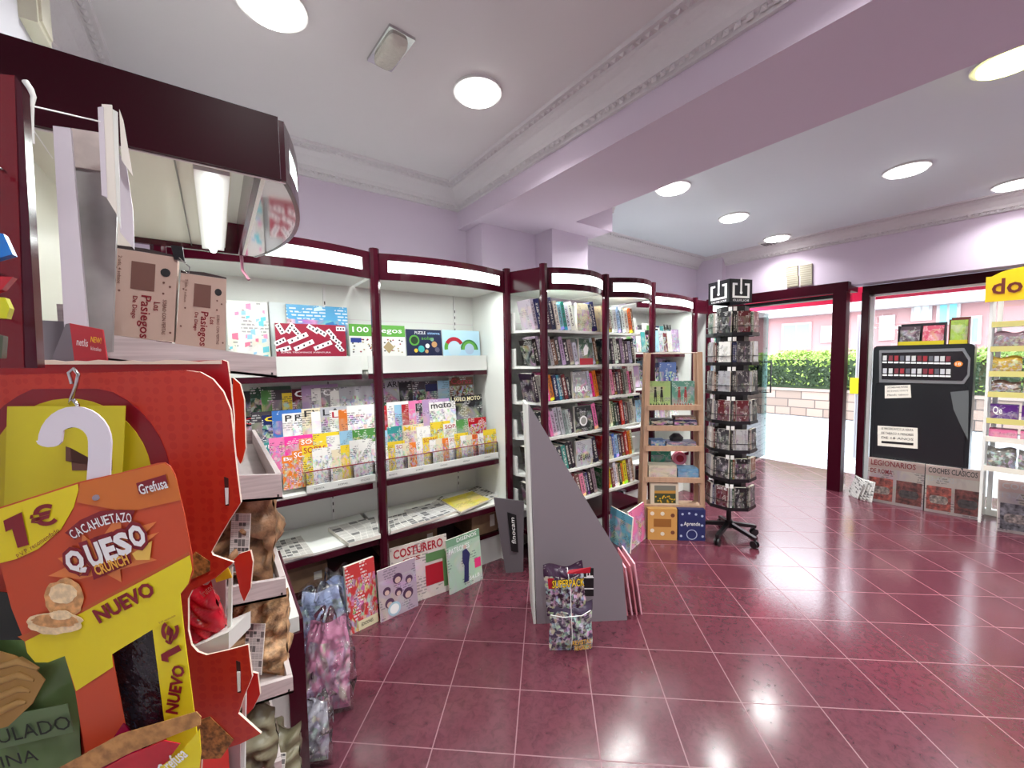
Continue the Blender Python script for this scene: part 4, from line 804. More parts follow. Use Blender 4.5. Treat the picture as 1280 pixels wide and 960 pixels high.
def figs(col):
    def f(mb, w, h):
        for cx_ in (.32, .6):
            circ(mb, cx_, .72, .05, col, w, h, -.001); P_(mb, [(cx_ - .07, .35), (cx_ + .07, .35), (cx_ + .04, .66), (cx_ - .04, .66)], col, w, h); P_(mb, [(cx_ - .06, .15), (cx_ - .03, .15), (cx_ - .01, .36), (cx_ - .05, .36)], col, w, h); P_(mb, [(cx_ + .03, .15), (cx_ + .06, .15), (cx_ + .05, .36), (cx_ + .01, .36)], col, w, h)
        for k in range(7): P_(mb, [(.08 + .12 * k, .03), (.16 + .12 * k, .03), (.12 + .12 * k, .13)], col, w, h)
    return f
li('game_box', 'lime green box with two dark dancing figures on the top ladder shelf', -.195, -.02, 1.062, .20, .03, .03, (150, 176, 110), COVER3, figs(INKK), .05)
li('game_box', 'teal green box with small red figures on the top ladder shelf', -.01, .165, 1.062, .20, .03, .03, (90, 140, 124), COVER3, figs(pm('brick_ink', (150, 60, 60), .5)), .05)
li('game_box', 'blue figure box standing on end behind the green boxes', -.09, .04, 1.062, .35, .09, .03, (90, 110, 160), COVER, figs(INKB), .03)
li('flat_box', 'black game box lying on the second ladder shelf', -.19, -.0, .897, .055, .03, .1, (44, 40, 46)); li('flat_box', 'navy box lying on the second ladder shelf beside the black one', .01, .185, .897, .05, .03, .1, (54, 48, 84))
li('flat_box', 'brown box lying on the navy box on the second ladder shelf', .02, .18, .948, .025, .04, .1, (120, 80, 60))
li('flat_box', 'blue game box lying on the third ladder shelf', -.17, -.06, .732, .05, .03, .1, (70, 110, 160)); li('flat_box', 'grey violet box lying on the third ladder shelf', -.05, .18, .732, .04, .03, .1, (110, 110, 140))
e2 = empty('round_tin', 'dark round knob-topped tin standing on the third ladder shelf', 'tin', lw(.04, .08) + (.773,))
wb(disc(lw(.04, .08), .05, .773, .80, pm('dark_tin', (40, 44, 50), .4), r2=.055), 'body', e2); wb(disc(lw(.04, .08), .055, .80, .83, pm('dark_tin', (40, 44, 50), .4), r2=.025), 'lid', e2)
li('toy_case', 'white and green toy case on the fourth ladder shelf', -.19, .03, .477, .10, .02, .12, (210, 200, 180), COVER3); li('game_box', 'turquoise card standing behind the toy case on the fourth ladder shelf', -.14, .02, .477, .2, .15, .02, (50, 160, 130), COVER3)
li('flat_box', 'pale blue box on the fourth ladder shelf', .04, .20, .477, .075, .02, .12, (110, 160, 200), COVER3)
e2 = empty('toy_camera', 'pink round toy behind the pale blue box on the fourth ladder shelf', 'toy', lw(.09, .16) + (.477,))
o = MB().tube([(0, -.02, .13), (0, .02, .13)], .055, pm('toy_pink', (230, 130, 150), .4), 20).build('ring', e2); MB().tube([(0, -.03, .13), (0, -.02, .13)], .03, INKR, 16).build('centre', e2); MB().box((-.05, -.02, 0), (.05, .02, .08), INKW).build('foot', e2); e2.rotation_euler.z = LR
def paint(mb, w, h):
    P_(mb, [(.14, .12), (.9, .12), (.9, .9), (.14, .9)], pm('painting_sky', (120, 120, 110), .5), w, h); P_(mb, [(.14, .12), (.9, .12), (.9, .62), (.14, .62)], pm('painting_field', (60, 66, 40), .5), w, h, -.0013); P_(mb, [(.14, .55), (.9, .55), (.9, .68), (.14, .66)], pm('painting_gold', (190, 140, 60), .5), w, h, -.0015)
    r = random.Random(3)
    for k in range(22): circ(mb, r.uniform(.18, .86), r.uniform(.16, .45), .03, pm('flower_gold', (210, 170, 40), .5), w, h, -.0018, 8)
li('picture_puzzle', 'boxed picture of a golden flower field on the bottom ladder shelf', -.18, .04, .252, .185, .0, .04, (214, 200, 178), pm('picture_card', (214, 200, 178), .5), paint, .03, 'puzzle')
def dots(mb, w, h):
    P_(mb, [(.2, .42), (.8, .42), (.8, .68), (.2, .68)], pm('tan_dark', (150, 96, 40), .5), w, h)
    for (a, b) in ((.15, .85), (.5, .85), (.85, .8), (.15, .3), (.5, .2), (.85, .25)): circ(mb, a, b, .07, (pm('soft_brown', (110, 60, 40), .5), pm('soft_white', (230, 220, 200), .5))[int(a * 10) % 2], w, h, -.0014)
li('game_box', 'tan square game box on the floor against the ladder display', -.215, .01, 0, .25, -.07, .05, (206, 154, 84), pm('tan_game', (206, 154, 84), .5), dots, .02)
def navyd(mb, w, h):
    circ(mb, .5, .2, .2, pm('pale_mark', (180, 190, 215), .5), w, h, -.001, ri=.17); T_(mb, 'Aprende', .2, .45, .6, .16, w, h, INKW)
    for (a, b) in ((.15, .85), (.4, .88), (.65, .85), (.88, .8), (.12, .5), (.88, .5), (.1, .15), (.9, .15)): circ(mb, a, b, .045, MC['pale_mark'], w, h, -.0014)
li('game_box', 'navy square game box on the floor against the ladder display', .02, .225, 0, .25, -.07, .05, (34, 42, 96), pm('navy_game', (34, 42, 96), .5), navyd, .02)

# ------------------------------------------------------------------ revolving book rack
RC = (3.262, 1.503); ra = math.atan2(RC[1], RC[0])
e = empty('book_spinner', 'tall black revolving book rack on a castor base, near the glass door', 'book rack', RC + (0,))
MB().tube([(0, 0, .11), (0, 0, 1.82)], .018, BLACK, 12).build('pole', e)
AP = .145; FW = 2 * AP * math.tan(math.pi / 8)
TZ = [.285 + .222 * k for k in range(7)]
for k, z in enumerate(TZ):
    m = MB(); pts = [((AP + .024) / math.cos(math.pi / 8) * math.cos(ra + (j + .5) * math.pi / 4 + math.pi / 8 * 0), (AP + .024) / math.cos(math.pi / 8) * math.sin(ra + (j + .5) * math.pi / 4)) for j in range(8)]
    # vertex towards the camera: faces centred at +-22.5 degrees
    pts = [((AP + .024) / math.cos(math.pi / 8) * math.cos(ra + math.pi + j * math.pi / 4), (AP + .024) / math.cos(math.pi / 8) * math.sin(ra + math.pi + j * math.pi / 4)) for j in range(8)]
    m.prism([(x, y, z - .008) for x, y in pts], (0, 0, .008), BLACK); 
    m.prism([(x * .62, y * .62, z) for x, y in pts], (0, 0, .214), BLACK)
    o8 = [(x * 1.01, y * 1.01) for x, y in pts]
    for q in range(8): a8, b8 = o8[q], o8[(q + 1) % 8]; m.prism([(a8[0], a8[1], z - .012), (b8[0], b8[1], z - .012), (b8[0], b8[1], z + .014), (a8[0], a8[1], z + .014)], (-(a8[0] + b8[0]) * .008, -(a8[1] + b8[1]) * .008, 0), BLKPL)
    m.build('tier', e)
    for zz in (z + .06,): MB().tube([(x, y, zz) for x, y in pts + pts[:1]], .0025, BLACK, 5).build('wire_hoop', e)
bcol = ['dark red', 'black', 'charcoal', 'dark red', 'navy', 'silver', 'black', 'grey', 'charcoal', 'charcoal', 'white', 'black', 'dark green', 'charcoal', 'brown', 'black', 'silver', 'black']
tt = ['DUNA', 'LA ISLA', 'EL DIA', 'NOCHE', 'SAVE ME', 'LOS', 'ROMA', 'EL MAR', 'SOL', 'FUEGO', 'AIRE', 'LUNA', 'VIDA', 'RIO']
nb = 0
for k, z in enumerate(TZ):
    for j in (-2, -1, 0, 1):
        an = ra + math.pi + (j + .5) * math.pi / 4; n = (math.cos(an), math.sin(an)); tx = (-n[1], n[0]); rz = math.atan2(tx[1], tx[0])
        face = 'outer-left|inner-left|inner-right|outer-right'.split('|')[j + 2]
        w_ = FW - .004; c = bcol[(k * 5 + (j + 2) * 3) % 18]; c2 = bcol[(k * 7 + j + 5) % 18]
        ttl = 'SAVE ME' if (k, j) == (0, -1) else None
        def place(off, d): return (RC[0] + n[0] * (AP - .012 + d) + tx[0] * off, RC[1] + n[1] * (AP - .012 + d) + tx[1] * off, z + .001)
        bw = round(w_ * .74, 3)
        key = (bw, .168, .02, ttl, (INKW if sum(PAL[c]) < 380 else INKK), RACKC, .14)
        tiers = 'bottom|second from bottom|third from bottom|middle|third from top|second from top|top'.split('|')[k]
        if key not in _mags: mag_mesh(*key)
        printed('book', key, '%s paperback facing out, %s tier of spinner, %s column' % (c, tiers, face), 'book', 'paperbacks in the revolving rack', PAL[c], place(w_ * .13, .035), .03, rz)
        book('book', place(-w_ * .5, .028)[0], place(-w_ * .5, .028)[1], z + .001, .012, .05, .17, PAL[c2], '%s outermost thin spine, %s tier of spinner, %s column' % (c2, tiers, face), 'paperback spines in the revolving rack', rz=rz)
        book('book', place(-w_ * .39, .028)[0], place(-w_ * .39, .028)[1], z + .001, .013, .05, .16, PAL[bcol[(nb * 5 + 2) % 18]], '%s second thin spine, %s tier of spinner, %s column' % (bcol[(nb * 5 + 2) % 18], tiers, face), 'paperback spines in the revolving rack', rz=rz)
        nb += 1
        if j in (-1, 0):
            MB().box((-.012, -.002, 0), (.012, .001, .03), INKW).build('price_tag', e, loc=((n[0] * (AP + .04) + tx[0] * (.06 if j < 0 else -.06)), (n[1] * (AP + .04) + tx[1] * (.06 if j < 0 else -.06)), z + .17), rz=rz)
m = MB(); s_ = .115
hb = ra + math.pi / 4
cs_ = [(s_ * 1.3 * math.cos(hb + k * math.pi / 2 - math.pi / 4), s_ * 1.3 * math.sin(hb + k * math.pi / 2 - math.pi / 4)) for k in range(4)]
for k in range(4):
    a, b = np.array(cs_[k] + (0,)), np.array(cs_[(k + 1) % 4] + (0,)); n = (a + b) / 2; n /= np.linalg.norm(n)
    m.prism([a + UP * 1.86, b + UP * 1.86, b + UP * 2.03, a + UP * 2.03], -n * .005, BLKPL)
    L = b - a; W_ = lambda s, z: a + L * s + UP * z + n * .001
    for (s0, s1_, z0, z1) in ((.12, .22, 1.89, 2.0), (.22, .78, 1.89, 1.905), (.78, .88, 1.89, 2.0), (.22, .34, 1.985, 2.0), (.66, .78, 1.985, 2.0), (.46, .54, 1.93, 2.04)): m.add([W_(s0, z0), W_(s1_, z0), W_(s1_, z1), W_(s0, z1)], [(0, 1, 2, 3)], INKW)
    m.add([W_(.5 + .06 * math.cos(q), 1.93 + .012 * math.sin(q)) + n * .001 for q in np.linspace(0, 6, 12)], [tuple(range(12))], INKW)
    m.text('BOLSILLO', W_(.85, 1.866), -L * .7, UP * .014, INKW, .01)
m.build('header_box', e, loc=(-.02, .015, 0))
m = MB()
MB().tube([(0, 0, .08), (0, 0, .14)], .03, BLACK, 12).build('hub', e)
for k in range(5):
    an = ra + 2.8 + k * 2 * math.pi / 5; d_ = np.array([math.cos(an), math.sin(an), 0]); p_ = np.array([-d_[1], d_[0], 0]); L = .23
    lg = MB().add([d_ * .02 + p_ * .014 + UP * .125, d_ * .02 - p_ * .014 + UP * .125, d_ * L - p_ * .014 + UP * .085, d_ * L + p_ * .014 + UP * .085, d_ * .02 + p_ * .014 + UP * .095, d_ * .02 - p_ * .014 + UP * .095, d_ * L - p_ * .014 + UP * .062, d_ * L + p_ * .014 + UP * .062],
        [(0, 1, 2, 3), (7, 6, 5, 4), (0, 4, 5, 1), (2, 6, 7, 3), (1, 5, 6, 2), (3, 7, 4, 0)], BLACK).build('foot', e)
    c_ = d_ * (L - .01) + UP * .028
    MB().tube([c_ - p_ * .018, c_ - p_ * .006], .028, BLKPL, 14).tube([c_ + p_ * .006, c_ + p_ * .018], .028, BLKPL, 14).tube([c_ + UP * .0, c_ + UP * .045], .008, BLACK, 8).build('castor', lg)

# ------------------------------------------------------------------ vending machine in the window
MX = 5.30; q0, q1 = onx(1092, 432, MX), onx(1219, 430, MX); my1, my0 = q0[1], q1[1]; mz1 = (q0[2] + q1[2]) / 2; mz0 = onx(1150, 588, MX)[2] - .02
e = empty('vending_machine', 'black cigarette vending machine standing in front of the shop window', 'vending machine', (MX, (my0 + my1) / 2, 0))
def rr(y0, y1, z0, z1, r, x, n=5):
    P = []
    for cy, cz, a0 in ((y0 + r, z0 + r, math.pi), (y1 - r, z0 + r, 1.5 * math.pi), (y1 - r, z1 - r, 0), (y0 + r, z1 - r, .5 * math.pi)):
        for k in range(n): a = a0 + k * math.pi / 2 / (n - 1); P.append((x, cy + r * math.cos(a), cz + r * math.sin(a)))
    return P
wb(MB().prism(rr(my0, my1, mz0, mz1, .035, MX), (.17, 0, 0), pm('machine_black', (26, 30, 34), .3)), 'cabinet', e)
wb(MB().prism(rr(my0 + .03, my1 - .03, mz0 + .02, 1.17, .02, MX - .012), (.012, 0, 0), pm('machine_door_black', (30, 32, 36), .22)), 'front_door', e)
SILV = pm('silver_plastic', (150, 152, 156), .3, .6)
pa = [onx(u, w, MX - .014) for u, w in ((1099, 478), (1205, 480), (1212, 470), (1213, 448), (1205, 435), (1099, 438))]
wb(MB().prism(pa[::-1], (.014, 0, 0), SILV), 'selection_frame', e)
pa = [onx(u, w, MX - .018) for u, w in ((1102, 474), (1203, 476), (1209, 468), (1210, 450), (1203, 439), (1102, 441))]
m = MB().prism(pa[::-1], (.005, 0, 0), pm('machine_screen', (30, 28, 34), .25))
wb(m, 'selection_panel', e)
for r_i in range(2):
    for k in range(12):
        a = onx(1106 + k * 7.2, (448, 464)[r_i] + .1 * k, MX - .022); cc_ = ((200, 200, 200), (150, 40, 50), (190, 190, 196), (120, 50, 60), (90, 90, 100))[(k * 3 + r_i * 2) % 5]
        mb = MB().box((MX - .022, a[1] - .014, a[2] - .02), (MX - .018, a[1] + .014, a[2] + .028), pm('pack_%d' % cc_[0], cc_, .4)); mb.box((MX - .024, a[1] - .016, a[2] - .045), (MX - .018, a[1] + .016, a[2] - .030), INKW); wb(mb, 'selection_button', e)
a = onx(1198, 455, MX - .02)
wb(MB().add([(MX - .022, a[1] + .026 * math.cos(t), a[2] + .026 * math.sin(t)) for t in np.linspace(0, 6.283, 20)[:-1]], [tuple(range(19))], pm('orange_badge', (230, 130, 40), .4)).text('18', (MX - .024, a[1] + .016, a[2] - .012), (0, -.032, 0), (0, 0, .024), INKW), 'age_badge', e)
pa = [onx(u, w, MX - .013) for u, w in ((1188, 490), (1211, 488), (1210, 550), (1200, 530), (1192, 512))]
wb(MB().prism(pa[::-1], (.003, 0, 0), pm('grey_sweep', (92, 96, 98), .35)), 'grey_panel', e)
def label_on(name, quad, lines, root, X):
    pa = [onx(u, w, X) for u, w in quad]; m = MB().prism(pa[::-1], (.001, 0, 0), PAPER); n = len(lines)
    for k, s in enumerate(lines):
        f = (k + .75) / (n + .4); a = pa[0] * (1 - f) + pa[3] * f; b = pa[1] * (1 - f) + pa[2] * f; q = a + (b - a) * .1 - np.array([.002, 0, 0]); hh = (pa[0][2] - pa[3][2]) / (n + 1) * .55
        m.text(s, q, (b - a) * .8, UP * hh, INKK)
    wb(m, name, root)
label_on('notice', ((1106, 482), (1138, 481), (1139, 497), (1106, 498)), ['DISPONIBLE PARA MAYORES', 'DE 18 ANOS, SOLICITE', 'Mando tabaco'], e, MX - .015)
label_on('notice', ((1097, 532), (1147, 535), (1147, 561), (1097, 557)), ['LE RECORDAMOS LA VENTA', 'DE TABACO A MENORES', 'DE 18 ANOS', ' - '], e, MX - .015)
wb(MB().box((MX + .06, my0 + .08, 0), (MX + .15, my1 - .08, mz0), BLKPL), 'stand', e)
# boxes on the machine
def counterbox(label, quad, X, d, c, inner=()):
    pa = [onx(u, w, X) for u, w in quad]; e = empty('counter_display', label, 'display box', (X + d / 2, (pa[0][1] + pa[1][1]) / 2, mz1))
    dz = mz1 - pa[3][2]; pa = [p + UP * dz for p in pa]; y1, y0 = pa[0][1], pa[1][1]; z1 = pa[0][2]
    wb(MB().box((X + d - .005, y0, mz1), (X + d, y1, z1), pm('tray_%d' % c[0], c, .5)).box((X, y0, mz1), (X + d, y0 + .004, z1 - .02), MC['tray_%d' % c[0]]).box((X, y1 - .004, mz1), (X + d, y1, z1 - .02), MC['tray_%d' % c[0]]), 'tray', e)
    wb(MB().box((X, y0, mz1), (X + .005, y1, mz1 + .035), YEL2), 'front_strip', e)
    n = len(inner)
    for k, c2 in enumerate(inner):
        a = y1 - (y1 - y0) * (k + .06) / n; b = y1 - (y1 - y0) * (k + .94) / n
        o = wb(MB().add([(X + .02, a, mz1 + .03), (X + .02, b, mz1 + .03), (X + .05, b, z1 - .03), (X + .05, a, z1 - .03)], [(0, 1, 2, 3)], COVER3, {0: [(0, 0), (1, 0), (1, 1), (0, 1)]}), 'packet_front', e); o.color = lin(c2) + (1,)
counterbox('dark counter display of black and red packets on the vending machine', ((1123, 402), (1182, 399), (1182, 427), (1120, 429)), MX + .02, .13, (40, 34, 40), ((70, 50, 60), (190, 60, 90)))
counterbox('brown counter display with green front on the vending machine', ((1187, 394), (1212, 393), (1212, 427), (1185, 428)), MX + .02, .13, (110, 50, 40), ((150, 180, 60),))
# large wrapped magazines leaning under the machine and the window
def bigmag(label, p0, p1, h, titles, c, X=0, cover=COVER3):
    a, b = np.array(p0 + (0,), float), np.array(p1 + (0,), float); w_ = np.linalg.norm(b - a); rz = math.atan2((b - a)[1], (b - a)[0])
    e = empty('wrapped_magazine', label, 'magazine', tuple((a + b) / 2), rz, 'large wrapped magazines under the window')
    m = MB().box((-w_ / 2, 0, 0), (w_ / 2, .02, h), PAPER, front=cover); 
    m.add([(-w_ / 2, -.001, h * .78), (w_ / 2, -.001, h * .78), (w_ / 2, -.001, h), (-w_ / 2, -.001, h)], [(0, 1, 2, 3)], pm('dusty_rose', (236, 214, 206), .5))
    for k, (s, x, z, ww, hh, k2) in enumerate(titles): m.text(s, ((x - .5) * w_, -.003, z * h), (ww * w_, 0, 0), (0, 0, hh * h), k2, .01)
    for cx_, y0_, hh_, k3 in ((-.47, .06, .50, 0), (.03, .06, .50, 1)):
        a0, a1 = cx_ * w_, (cx_ + .44) * w_
        m.add([(a0, -.0015, y0_ * h), (a1, -.0015, y0_ * h), (a1, -.0015, (y0_ + hh_) * h), (a0, -.0015, (y0_ + hh_) * h)], [(0, 1, 2, 3)], pm('picture_%d_%d' % (c[0], k3), tuple(min(255, int(v * (1.0 if k3 else 1.35))) for v in c), .5, var=.7, bscale=26))
        m.add([((a0 + a1) / 2 + w_ * .17 * math.cos(t), -.0025, (y0_ + .22) * h + h * .12 * math.sin(t) * (1 + .3 * math.cos(2 * t))) for t in np.linspace(0, 6.1, 18)], [tuple(range(18))], pm('model_%d_%d' % (c[0], k3), ((200, 190, 180), (90, 84, 80))[k3], .5, var=.6, bscale=40))
    o = m.build('cover', e); o.color = lin((246, 238, 230)) + (1,); o.rotation_euler.x = -.10
    o = MB().add([(-w_ / 2 - .004, -.008, 0), (w_ / 2 + .004, -.008, 0), (w_ / 2 + .004, -.008, h + .01), (-w_ / 2 - .004, -.008, h + .01)], [(0, 1, 2, 3)], PLASTIC).build('clear_wrap', e); o.rotation_euler.x = -.10
bigmag('wrapped magazine with dark red title leaning under the vending machine', (5.17, 1.055), (5.215, .665), .43, [('LEGIONARIOS', .05, .84, .8, .12, INKR), ('DE ROMA', .05, .66, .4, .1, INKR)], (150, 80, 70))
bigmag('wrapped partwork magazine of pale model cars leaning beside the red titled one', (5.21, .655), (5.27, .31), .43, [('COCHES CLASICOS', .05, .84, .85, .11, INKK), ('13-AC 42-', .05, .66, .5, .1, INKW)], (150, 150, 140))
bigmag('wrapped partwork magazine cut by the right edge of the photo, below the snack stand', (5.06, .215), (5.16, -.16), .42, [('COCHES', .05, .84, .6, .11, INKW), ('13-AC', .05, .66, .4, .1, INKW)], (120, 120, 124))
e = empty('newspaper_bundle', 'fan of white folded newspapers leaning at the foot of the window post', 'newspapers', (5.2, 1.12, 0))
for k in range(5): 
    o = MB().box((-.003, -.085, 0), (.003, .085, .2), NEWS).build('newspaper', e, loc=(-.01 * k, .05 - .022 * k, .0)); o.color = lin((225, 222, 220)) + (1,); o.rotation_euler = (0.25 - .06 * k, .16, -.9 + .12 * k)
# snack stand with yellow sign at the right edge
SX = 5.20; y1 = onx(1232, 500, SX)[1]; y0 = y1 - .52
e = empty('snack_stand', 'white snack shelf stand with yellow edges under the yellow donut sign', 'display stand', (SX + .1, y1, 0))
for yy in (y1, y0): wb(MB().box((SX, yy - .012, 0), (SX + .02, yy + .006, 2.08), WHITEMET), 'upright', e); wb(MB().box((SX + .28, yy - .012, 0), (SX + .30, yy + .006, 2.0), WHITEMET), 'upright', e)
SZ = [onx(1240, w, SX)[2] for w in (407, 437.5, 468.5, 494, 527, 550, 587)]
YS = pm('pale_yellow_strip', (206, 196, 120), .5)
for k, z in enumerate(SZ):
    wb(MB().box((SX + .01, y0, z - .01), (SX + .29, y1, z), WHITE), 'shelf', e); wb(MB().box((SX - .004, y0, z - .015), (SX + .003, y1 - .01, z + .03), YS if k < 5 else PAPER), 'price_strip', e)
pa = [onx(1231, 378, SX - .01), onx(1231, 345, SX - .01)]; yy1 = pa[0][1]; zt = pa[0][2]
pts = [(SX - .012, yy1, zt)] + [(SX - .012, yy1, onx(1231, 347, SX)[2])]
for t in np.linspace(0, 1, 10): pts.append((SX - .012, yy1 - .03 - .44 * t, onx(1231, 347, SX)[2] + .055 * math.sin(math.pi * t) ** .6))
pts += [(SX - .012, yy1 - .5, onx(1231, 347, SX)[2]), (SX - .012, yy1 - .5, zt)]
m = MB().prism(pts[::-1], (.008, 0, 0), pm('sign_yellow', (244, 200, 20), .4)); a = onx(1240, 368, SX - .016)
m.text('donuts', (SX - .016, a[1], a[2]), (0, -.42, 0), (0, 0, .12), pm('sign_brown', (110, 40, 30), .4), .02); wb(m, 'header_sign', e)
SN = [('yellow and violet snack bag', (170, 120, 150)), ('gold and brown pastry bag', (190, 140, 60)), ('brown pastry bag', (120, 90, 80)), ('purple biscuit box', (90, 40, 120)), ('pink snack box', (220, 110, 150)), ('grey wrapped pastry', (120, 118, 116))]
SNC = ((150, 120, 130), (196, 160, 60), (120, 96, 84), (84, 36, 120), (222, 120, 160), (120, 118, 114))
for k in range(6):
    z = SZ[k + 1]; gap = SZ[k] - z - .03
    for j in range(3):
        nm, _c = SN[k]; yy = y1 - .10 - .165 * j; c = SNC[k]
        if k in (3, 4):
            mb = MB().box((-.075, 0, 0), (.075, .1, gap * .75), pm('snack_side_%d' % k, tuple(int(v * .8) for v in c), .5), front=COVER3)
            if k == 3: mb.text('Qe', (-.06, -.002, gap * .3), (.05, 0, 0), (0, 0, gap * .35), INKW, .02)
            o = mb.build('snack_box', loc=(SX + .03, yy, z + .001), rz=-math.pi / 2)
        else:
            o = bag_mb(.155, gap * .85, .07, 50 + k * 3 + j, BAGM, n=10).build('snack_bag', loc=(SX + .06, yy, z + .001), rz=-math.pi / 2)
        tag(o, '%s, %s along the %s shelf of the snack stand' % (nm, ORD[j], ORD[k + 1]), 'snack', 'snacks on the yellow edged stand', color=c)
e = empty('black_bag', 'rounded black bag edge in front of the snack stand, cut by the photo edge', 'bag', tuple(onx(1340, 532, 4.6)))
m = bag_mb(.30, .34, .12, 77, BLKPL, n=14, crumple=.3); o = m.build('body', e); o.location = (.0, 0, -.2); o.rotation_euler.z = -math.pi / 2 + .3
c_ = e.location
MB().tube([(0, 0, .10), (.02, .02, .20), (.05, 0, .22), (.02, -.02, .10)], .006, BLKPL).build('strap', e)
MB().tube([(.03, .0, -c_.z), (.03, .0, -.19)], .012, BLKPL).tube([(-.05, 0, .012 - c_.z), (.1, 0, .012 - c_.z)], .012, BLKPL).tube([(.03, -.07, .012 - c_.z), (.03, .07, .012 - c_.z)], .012, BLKPL).build('floor_stand', e)
# ------------------------------------------------------------------ canopy unit at the near left
CY0, CY1, CXF = 1.16, 2.06, .165
e = empty('canopy_unit', 'dark maroon lit canopy with curved end over the bread tray rack', 'display unit', (-.1, 1.6, 0))
wb(MB().box((-.44, CY0, 1.905), (CXF - .013, CY0 + .018, 2.055), MAROON2), 'side_header', e)
wb(MB().box((-.44, CY0 + .012, 1.903), (CXF, CY0 + .018, 1.906), PINKWHITE), 'trim_strip', e)
wb(MB().box((-.44, CY1 - .018, 1.905), (CXF - .04, CY1, 2.055), MAROON), 'side_header', e)
wb(MB().box((-.44, CY0 + .02, 1.925), (.055, CY1 - .02, 1.935), pm('cream_panel', (212, 212, 198), .35)), 'canopy_board', e)
wb(MB().box((.055, CY0 + .02, 2.03), (CXF - .02, CY1 - .02, 2.036), WHITE), 'top_board', e)
wb(MB().box((-.055, CY0 + .02, 1.918), (-.052, CY1 - .02, 1.925), pm('seam_grey', (120, 120, 112), .5)), 'seam', e)
m = MB().box((-.02, CY0 + .05, 1.905), (.05, CY1 - .05, 1.922), WHITEMET); wb(m, 'tube_holder', e)
wb(MB().tube([(.015, CY0 + .07, 1.899), (.015, CY1 - .07, 1.899)], .012, TUBEM), 'tube_light', e)
wb(MB().box((.098, CY0 + .02, 1.905), (.112, CY1 - .02, 2.03), MAROON), 'inner_header', e)
wb(MB().box((.112, CY0 + .02, 1.905), (.122, CY1 - .02, 1.915), WHITE), 'ledge', e)
arc_header(e, (CXF, CY1), (CXF, CY0 + .004), (1, 0), .085)
n_ = 16; pts = [(CXF - .004, CY0 + .01, 1.906)] + [(CXF + .078 * (1 - (2 * k / n_ - 1) ** 2) - .004, CY0 + .01 + (CY1 - CY0 - .02) * k / n_, 1.906) for k in range(1, n_)] + [(CXF - .004, CY1 - .01, 1.906), (.122, CY1 - .01, 1.906), (.122, CY0 + .01, 1.906)]
wb(MB().prism(pts, (0, 0, .004), pm('smoked_acrylic', (170, 155, 160), .08, .95)), 'underside_panel', e)
area('tube_lamp', (.115, 0, 1.885), .05, .8, TUBE_W * .8, (.95, 1, .97), parent=e)
wb(MB().box((-.33, CY0 + .02, 0), (-.315, CY1, 1.925), pm('cream_panel', (212, 212, 198), .35)), 'back_panel', e)
wb(octa(-.345, CY1 - .03, 0, 1.92), 'rear_post', e)
wb(MB().tube([(.11, CY1 + .0, 1.905), (.11, CY1 - .02, 1.84), (.13, CY1 - .04, 1.80)], .006, pm('pink_bracket', (170, 110, 130), .3, .5)), 'bracket', e)
# tilted trays of pale wood
e = empty('bread_rack', 'pale wood rack of tilted trays for bread under the maroon canopy', 'rack', (-.08, 1.5, 0))
def yy(u, w, y=1.14): return ony(u, w, y)
TY0, TY1 = 1.14, 1.98
def tray(zr, xr, hgt=.045, depth=.30, slope=.15):
    """open tray, sloping down to its right-hand end at (xr, zr)"""
    m = MB(); x0 = xr - depth; dz = slope * depth; th = .012
    m.prism([(x0, TY0, zr - hgt + dz), (xr, TY0, zr - hgt), (xr, TY0, zr), (x0, TY0, zr + dz + .005)], (0, th, 0), PALEWOOD)
    m.prism([(x0, TY1, zr - hgt + dz), (xr, TY1, zr - hgt), (xr, TY1, zr), (x0, TY1, zr + dz)], (0, th, 0), PALEWOOD)
    m.prism([(x0, TY0, zr - hgt + dz), (xr, TY0, zr - hgt), (xr, TY0, zr - hgt + .006), (x0, TY0, zr - hgt + .006 + dz)], (0, TY1 - TY0, 0), PALEWOOD)
    m.box((xr - .012, TY0 + .0125, zr - hgt), (xr, TY1, zr + .002), PALEWOOD); m.box((x0, TY0, zr + dz - hgt), (x0 + .01, TY1, zr + dz + .05), PALEWOOD)
    m.box((xr - .012, TY0 - .001, zr - hgt + .008), (xr - .008, TY0, zr - hgt + .014), INKK)
    wb(m, 'tray', e)
A_ = yy(345, 447); tray(A_[2], A_[0], A_[2] - yy(345, 471)[2] + .003, .36, .155)
trs = []
for (u, w, w2, hh) in ((352, 593, 624, 0), (357, 723, 746, 0), (366, 846, 866, 0), (352, 950, 975, 0)):
    a = yy(u, w); b = yy(u, w2); trs.append((a[0], a[2])); tray(a[2], a[0], a[2] - b[2], .27, .13)
wb(MB().box((-.30, TY0, 0), (-.285, TY1, 1.42), PALEWOOD), 'back_board', e)
wb(MB().box((-.285, TY1 + .012, 0), (-.02, TY1 + .03, 1.40), PALEWOOD), 'side_board', e)
wb(MB().box((-.285, TY0 + .015, 0), (-.18, TY0 + .03, 1.40), PALEWOOD), 'side_board', e)
wb(MB().box((-.28, TY0 + .3, .0), (.05, TY0 + .32, .5), PALEWOOD), 'brace_board', e)
a = yy(353, 790, 1.5); e2 = empty('floor_box', 'white topped box with maroon front standing beside the bread trays', 'box', (a[0], 1.65, 0))
xa = ony(336, 750, 1.75)[0]; zt = ony(352, 757, 1.55)[2]; xb = ony(372, 790, 1.5)[0]
wb(MB().box((xb - .16, 1.45, 0), (xb, 2.05, zt), WHITE), 'body', e2); wb(MB().box((xb, 1.45, 0), (xb + .012, 2.05, zt - .012), MAROON), 'front', e2); wb(MB().box((xb - .04, 1.438, 0), (xb + .005, 1.45, zt - .05), MAROON), 'end_strip', e2)
